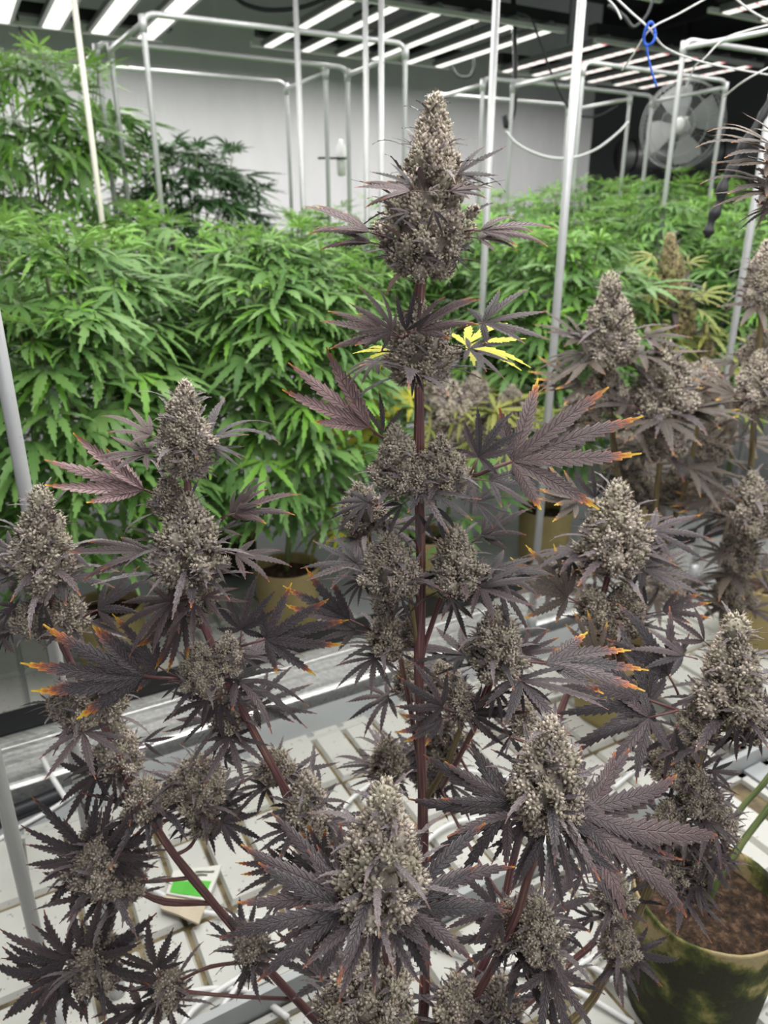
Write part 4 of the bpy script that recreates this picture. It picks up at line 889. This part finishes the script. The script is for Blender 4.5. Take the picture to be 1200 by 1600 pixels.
run('irrigation_tube', 'white tube curving right of the front cola', 'tube', ont((640, 1340), (693, 1293), (745, 1280), (800, 1290), (870, 1330), dz=.01), .0052, 'tube', G_T)
run('irrigation_tube', 'white tube running from the front cola to the lower right', 'tube', ont((640, 1460), (691, 1479), (775, 1509), (835, 1524), (905, 1550), (990, 1600), dz=.004), .0048, 'tube', G_T)
run('irrigation_tube', 'white tube beside the mossy pot, upper of two', 'tube', ont((850, 1470), (895, 1494), (950, 1525), (1010, 1562), (1070, 1600), dz=.008), .0050, 'tube', G_T)
run('irrigation_tube', 'white tube crossing the pair left of the mossy pot', 'tube', ont((870, 1540), (900, 1512), (935, 1490), (960, 1470), dz=.016), .0046, 'tube', G_T)
run('irrigation_tube', 'white tube looping on the tray under the right buds', 'tube', ont((780, 1120), (860, 1090), (940, 1080), (1000, 1110), (1010, 1180), (960, 1230), dz=.004), .0048, 'tube', G_T)
run('irrigation_tube', 'white tube right of the mossy pot at the lower right corner', 'tube', ont((1120, 1640), (1170, 1585), (1215, 1545), dz=.004), .0048, 'tube', G_T)
run('irrigation_tube', 'white tube end leaning on the ridged rail at the left', 'tube', [onz(66, 1184, TRAY + .06), onz(82, 1215, TRAY + .05), onz(104, 1250, TRAY + .01)], .0062, 'tube', G_T)
run('hose', 'black hose lying along the rubber strip at the left edge', 'hose', [onz(-60, 1310, TRAY + .012), onz(0, 1279, TRAY + .012), onz(50, 1258, TRAY + .012), onz(100, 1238, TRAY + .012)], .018, 'rubber', None, 4, 12)

# printed packet on the tray
pk = thing('paper_packet', 'crumpled white packet with a green block printed on it on the tray', 'packet', onz(300, 1395, TZ))
A_, B_, C_, D_ = [onz(x, y, TZ) - pk.location for x, y in ((272, 1369), (347, 1360), (311, 1450), (254, 1426))]
def slab(name, quad, z0, th, m, root, n=6, wav=.003):
    mb = MB(); V = []; a, b, c_, d = quad
    for i in range(n + 1):
        for j in range(n + 1):
            p_ = a.lerp(b, i / n).lerp(d.lerp(c_, i / n), j / n); z = z0 + wav * mnoise.noise(p_ * 40); V.append(Vector((p_.x, p_.y, z + th)))
    k = len(V); V += [v - ZD * th for v in V]; F = []
    for i in range(n):
        for j in range(n):
            q0 = (i*(n+1)+j, (i+1)*(n+1)+j, (i+1)*(n+1)+j+1, i*(n+1)+j+1); F += [q0[::-1], tuple(x + k for x in q0)]
    for i in range(n):
        for e0, e1 in (((i*(n+1)), (i+1)*(n+1)), (i*(n+1)+n, (i+1)*(n+1)+n), (i, i+1), (n*(n+1)+i, n*(n+1)+i+1)): F.append((e0, e1, e1 + k, e0 + k))
    mb.add(V, F); return link(name, mb.mesh(name, [M[m]], False), root)
qd = lambda a0, a1, b0, b1: [A_.lerp(B_, a).lerp(D_.lerp(C_, a), b) for a, b in ((a0, b0), (a1, b0), (a1, b1), (a0, b1))]
slab('packet_body', qd(0, 1, 0, .64), .008, .006, 'paper', pk); slab('packet_fold', qd(-.05, 1, .66, 1), .006, .005, 'paper_tan', pk)
slab('green_print', qd(.08, .92, .30, .60), .0148, .0006, 'paper_green', pk)
for k, (a0, a1, b0) in enumerate(((.50, .90, .10), (.50, .78, .17))): slab('print_line', qd(a0, a1, b0, b0 + .035), .0148, .0006, 'ink', pk, 3)

tg = thing('plant_tag', 'small white tag stuck in the brown pot right of the central stem', 'tag', W(1.83, 1.93, TRAY + .14))
mb = MB(); mb.box((-.014, -.0012, 0), (.014, .0012, .085)); mb.box((-.006, -.001, -.04), (.006, .001, 0)); ob = link('tag_plate', mb.mesh('tag_plate', [M['white_metal']], False), tg); tg.rotation_euler = (R(-12), R(8), R(-10))

# strings, cords and the blue tie at the upper right
G_S = 'white strings at the upper right'
kn = at(1016, 46, 1.9)
run('string', 'white string falling from the top edge through the blue tie to the right', 'string', [at(960, -6, 1.9), at(985, 18, 1.9), kn, at(1040, 75, 1.95), at(1094, 96, 2.0), at(1150, 108, 2.05), at(1230, 122, 2.1)], .0022, 'string', G_S)
run('string', 'white string rising from the blue tie to the upper right', 'string', [at(972, 110, 2.0), at(990, 85, 1.95), kn, at(1060, 22, 1.9), at(1110, -6, 1.9)], .0020, 'string', G_S)
run('string', 'white string sagging between the conduit frame and the right pole', 'string', [at(1070, 142, 2.1), at(1085, 105, 2.05), at(1100, 92, 2.0), at(1130, 62, 2.0), at(1170, 47, 2.0), at(1240, 30, 2.0)], .0020, 'string', G_S)
run('string', 'short loose white string end hanging at the top edge', 'string', [at(946, -6, 1.9), at(962, 12, 1.9), at(971, 30, 1.9)], .0022, 'string', G_S)
run('string', 'white string crossing the upper right corner', 'string', [at(1145, -6, 1.9), at(1175, 18, 1.9), at(1215, 40, 1.9)], .0022, 'string', G_S)
run('string', 'thin white string slanting at the right edge under the corner light', 'string', [at(1130, 152, 2.1), at(1165, 125, 2.0), at(1215, 98, 2.0)], .0022, 'string', G_S)
bt = thing('tie', 'blue twist tie knotted round the crossing white strings', 'tie', kn)
mb = MB(); mb.tube([Vector((.012 * math.cos(a) * 1.0, .006 * math.sin(a * 2), -.008 + .022 * math.sin(a))) for a in np.linspace(0, 6.28, 22)], .0032, 6); link('loop', mb.mesh('loop', [M['blue']]), bt)
mb = MB(); mb.tube(smooth_path([Vector((-.004, 0, -.026)), at(1012, 85, 1.9) - kn, at(1018, 110, 1.9) - kn, at(1026, 136, 1.9) - kn], 6), .0022, 6); link('tail', mb.mesh('tail', [M['blue']]), bt)
run('hose', 'translucent white hose sagging before the white wall', 'hose', [at(790, 205, 3.9), at(810, 226, 3.9), at(850, 244, 3.9), at(890, 247, 3.9), at(930, 234, 3.9), at(965, 208, 3.9), at(982, 190, 3.9)], .006, 'conduit', None)
run('sleeve', 'twisted black plastic sleeve hanging at the right among green leaves', 'sleeve', [at(1105, 372, 2.0), at(1112, 345, 2.0), at(1124, 318, 2.0), at(1132, 285, 2.0), at(1148, 258, 2.0), at(1165, 225, 2.0), at(1200, 165, 2.0), at(1245, 60, 2.02), at(1260, -140, 2.05), at(1265, -330, 2.05)], [.006, .009] + [.012 + .0035 * math.sin(i * .9) for i in range(2, 36)] + [.008] * 19, 'black_plastic', None)
G_C = 'black power cords under the ceiling'
run('power_cord', 'black cord drooping over the gap left of the middle grow light', 'cord', [at(365, -6, 3.8), at(385, 8, 3.8), at(420, 16, 3.8), at(470, 12, 3.8), at(520, -6, 3.8)], .010, 'rubber', G_C)
run('power_cord', 'thin black cord hanging at the upper left before the wall', 'cord', [at(20, -6, 4.6), at(30, 40, 4.6), at(38, 80, 4.6), at(44, 120, 4.6)], .006, 'rubber', G_C)
run('power_cord', 'black cord hanging down behind the pole right of the central cola', 'cord', [at(802, -6, 4.6), at(804, 60, 4.6), at(805, 110, 4.6), at(803, 170, 4.6), at(792, 198, 4.6), at(788, 180, 4.6)], .014, 'rubber', G_C)
run('power_cord', 'black cord looping from the middle grow light to the red and white one', 'cord', [at(808, 18, 4.2), at(830, 30, 4.2), at(845, 70, 4.2), at(870, 135, 4.3), at(895, 175, 4.4), at(930, 182, 4.4), at(965, 165, 4.4)], .006, 'rubber', G_C)
run('power_cord', 'black cord loop under the right end of the middle grow light', 'cord', [at(706, 105, 5.0), at(715, 118, 5.0), at(732, 120, 5.0), at(740, 108, 5.0), at(740, 90, 5.0)], .008, 'rubber', G_C)
run('power_cord', 'black cord hanging from the top edge above the red and white light', 'cord', [at(950, 8, 3.6), at(975, 25, 3.6), at(990, 42, 3.6), at(1010, 25, 3.6), at(1022, -6, 3.6)], .006, 'rubber', G_C)

cl = thing('sensor', 'small white fitting clipped with a short dark rod to a conduit upright before the wall', 'sensor', at(533, 247, 4.35))
mb = MB(); mb.tube([at(497, 247, 4.35) - cl.location, at(547, 247, 4.30) - cl.location], .006, 6); link('rod', mb.mesh('rod', [M['dark_metal']]), cl)
mb = MB(); mb.lathe([(0, -.09), (.022, -.085), (.026, 0), (.026, .05), (.012, .07), (.010, .09), (0, .09)], 12); link('body', mb.mesh('body', [M['white_metal']]), cl)
# drum duct and fan in the dark recess
dk = thing('air_duct', 'grey round air duct lying in the dark recess behind the fan', 'duct', at(1010, 250, 7.6))
mb = MB(); d0, d1 = at(968, 244, 7.6) - dk.location, at(1300, 230, 7.9) - dk.location; mb.tube([d0, d0.lerp(d1, .3), d0.lerp(d1, .6), d1], .13, 20); link('duct_tube', mb.mesh('duct_tube', [M['fix_metal']]), dk)
for k in range(4):
    p_ = d0.lerp(d1, .05 + .2 * k); dd = (d1 - d0).normalized(); mb = MB(); mb.tube([p_ - dd * .01, p_ + dd * .01], .137, 20); link('duct_band', mb.mesh('duct_band', [M['dark_metal']]), dk)
mb = MB(); p_ = d0.lerp(d1, .25); mb.tube([p_ + ZD * .12, p_ + ZD * (CEIL - (p_.z + dk.location.z))], .01, 6); link('hanger', mb.mesh('hanger', [M['dark_metal']]), dk)
fc = at(1066, 196, 5.6); fan = thing('fan', 'white caged fan at the upper right behind the conduit frames', 'fan', fc)
FX = (Vector((-.62, -.78, -.03))).to_track_quat('Z', 'Y').to_matrix().to_4x4(); FR = .27
def fpart(name, build, m, parent=fan):
    mb = MB(); build(mb); return link(name, mb.mesh(name, [M[m]]), parent)
def ring(r, z, n=40): return [FX @ Vector((r * math.cos(a), r * math.sin(a), z)) for a in np.linspace(0, 2 * math.pi, n + 1)]
def cage(mb):
    for r, z in ((FR, 0), (FR * .98, .06), (FR * .72, .085), (FR * .42, .095), (FR * .2, .098), (FR * .98, -.06)): mb.tube(ring(r, z), .0035, 5)
    for k in range(54):
        a = 2 * math.pi * k / 54; e = Vector((math.cos(a), math.sin(a), 0))
        mb.tube([FX @ (e * FR * r + ZD * z) for r, z in ((.18, .098), (.42, .095), (.72, .085), (.98, .06), (1.0, 0), (.98, -.06))], .0016, 4, 0, False)
fpart('cage', cage, 'fan_grey')
fpart('hub', lambda mb: mb.tube([FX @ Vector((0, 0, z)) for z in (-.12, -.02, .05, .075)], [.055, .055, .05, .02], 16), 'white_metal')
for k in range(4):
    def blade(mb, k=k):
        V = []; a0 = k * math.pi / 2 + .3
        for i in range(7):
            r = .05 + (FR * .9 - .05) * i / 6; hw = .42 + .12 * math.sin(i / 6 * 3.14)
            for j, s_ in enumerate((-1, 0, 1)): a = a0 + s_ * hw; V.append(FX @ Vector((r * math.cos(a), r * math.sin(a), .02 * s_ + .01)))
        V += [v - FX.to_3x3() @ Vector((0, 0, .004)) for v in V]
        F = [(i*3+j, (i+1)*3+j, (i+1)*3+j+1, i*3+j+1) for i in range(6) for j in range(2)]; mb.add(V, F + [tuple(x + 21 for x in f[::-1]) for f in F])
    fpart('blade', blade, 'fan_grey')
fpart('motor', lambda mb: mb.tube([FX @ Vector((0, 0, z)) for z in (-.22, -.2, -.1)], [.04, .06, .06], 14), 'dark_metal')
fpart('stand', lambda mb: mb.tube([FX @ Vector((0, 0, -.15)), FX @ Vector((0, 0, -.15)) - ZD * .3, Vector((FX @ Vector((0, 0, -.15))).xy.to_tuple() + (-fc.z + .03,))], .018, 10), 'dark_metal')
fpart('stand_foot', lambda mb: mb.lathe([(0, 0), (.22, 0), (.22, .02), (.05, .04), (0, .04)], 24, 0, Matrix.Translation(Vector((FX @ Vector((0, 0, -.15))).xy.to_tuple() + (-fc.z,)))), 'dark_metal')

print('COUNT', c.ns, len([o for o in c.root.children if o.name.startswith('fan_leaf')]))
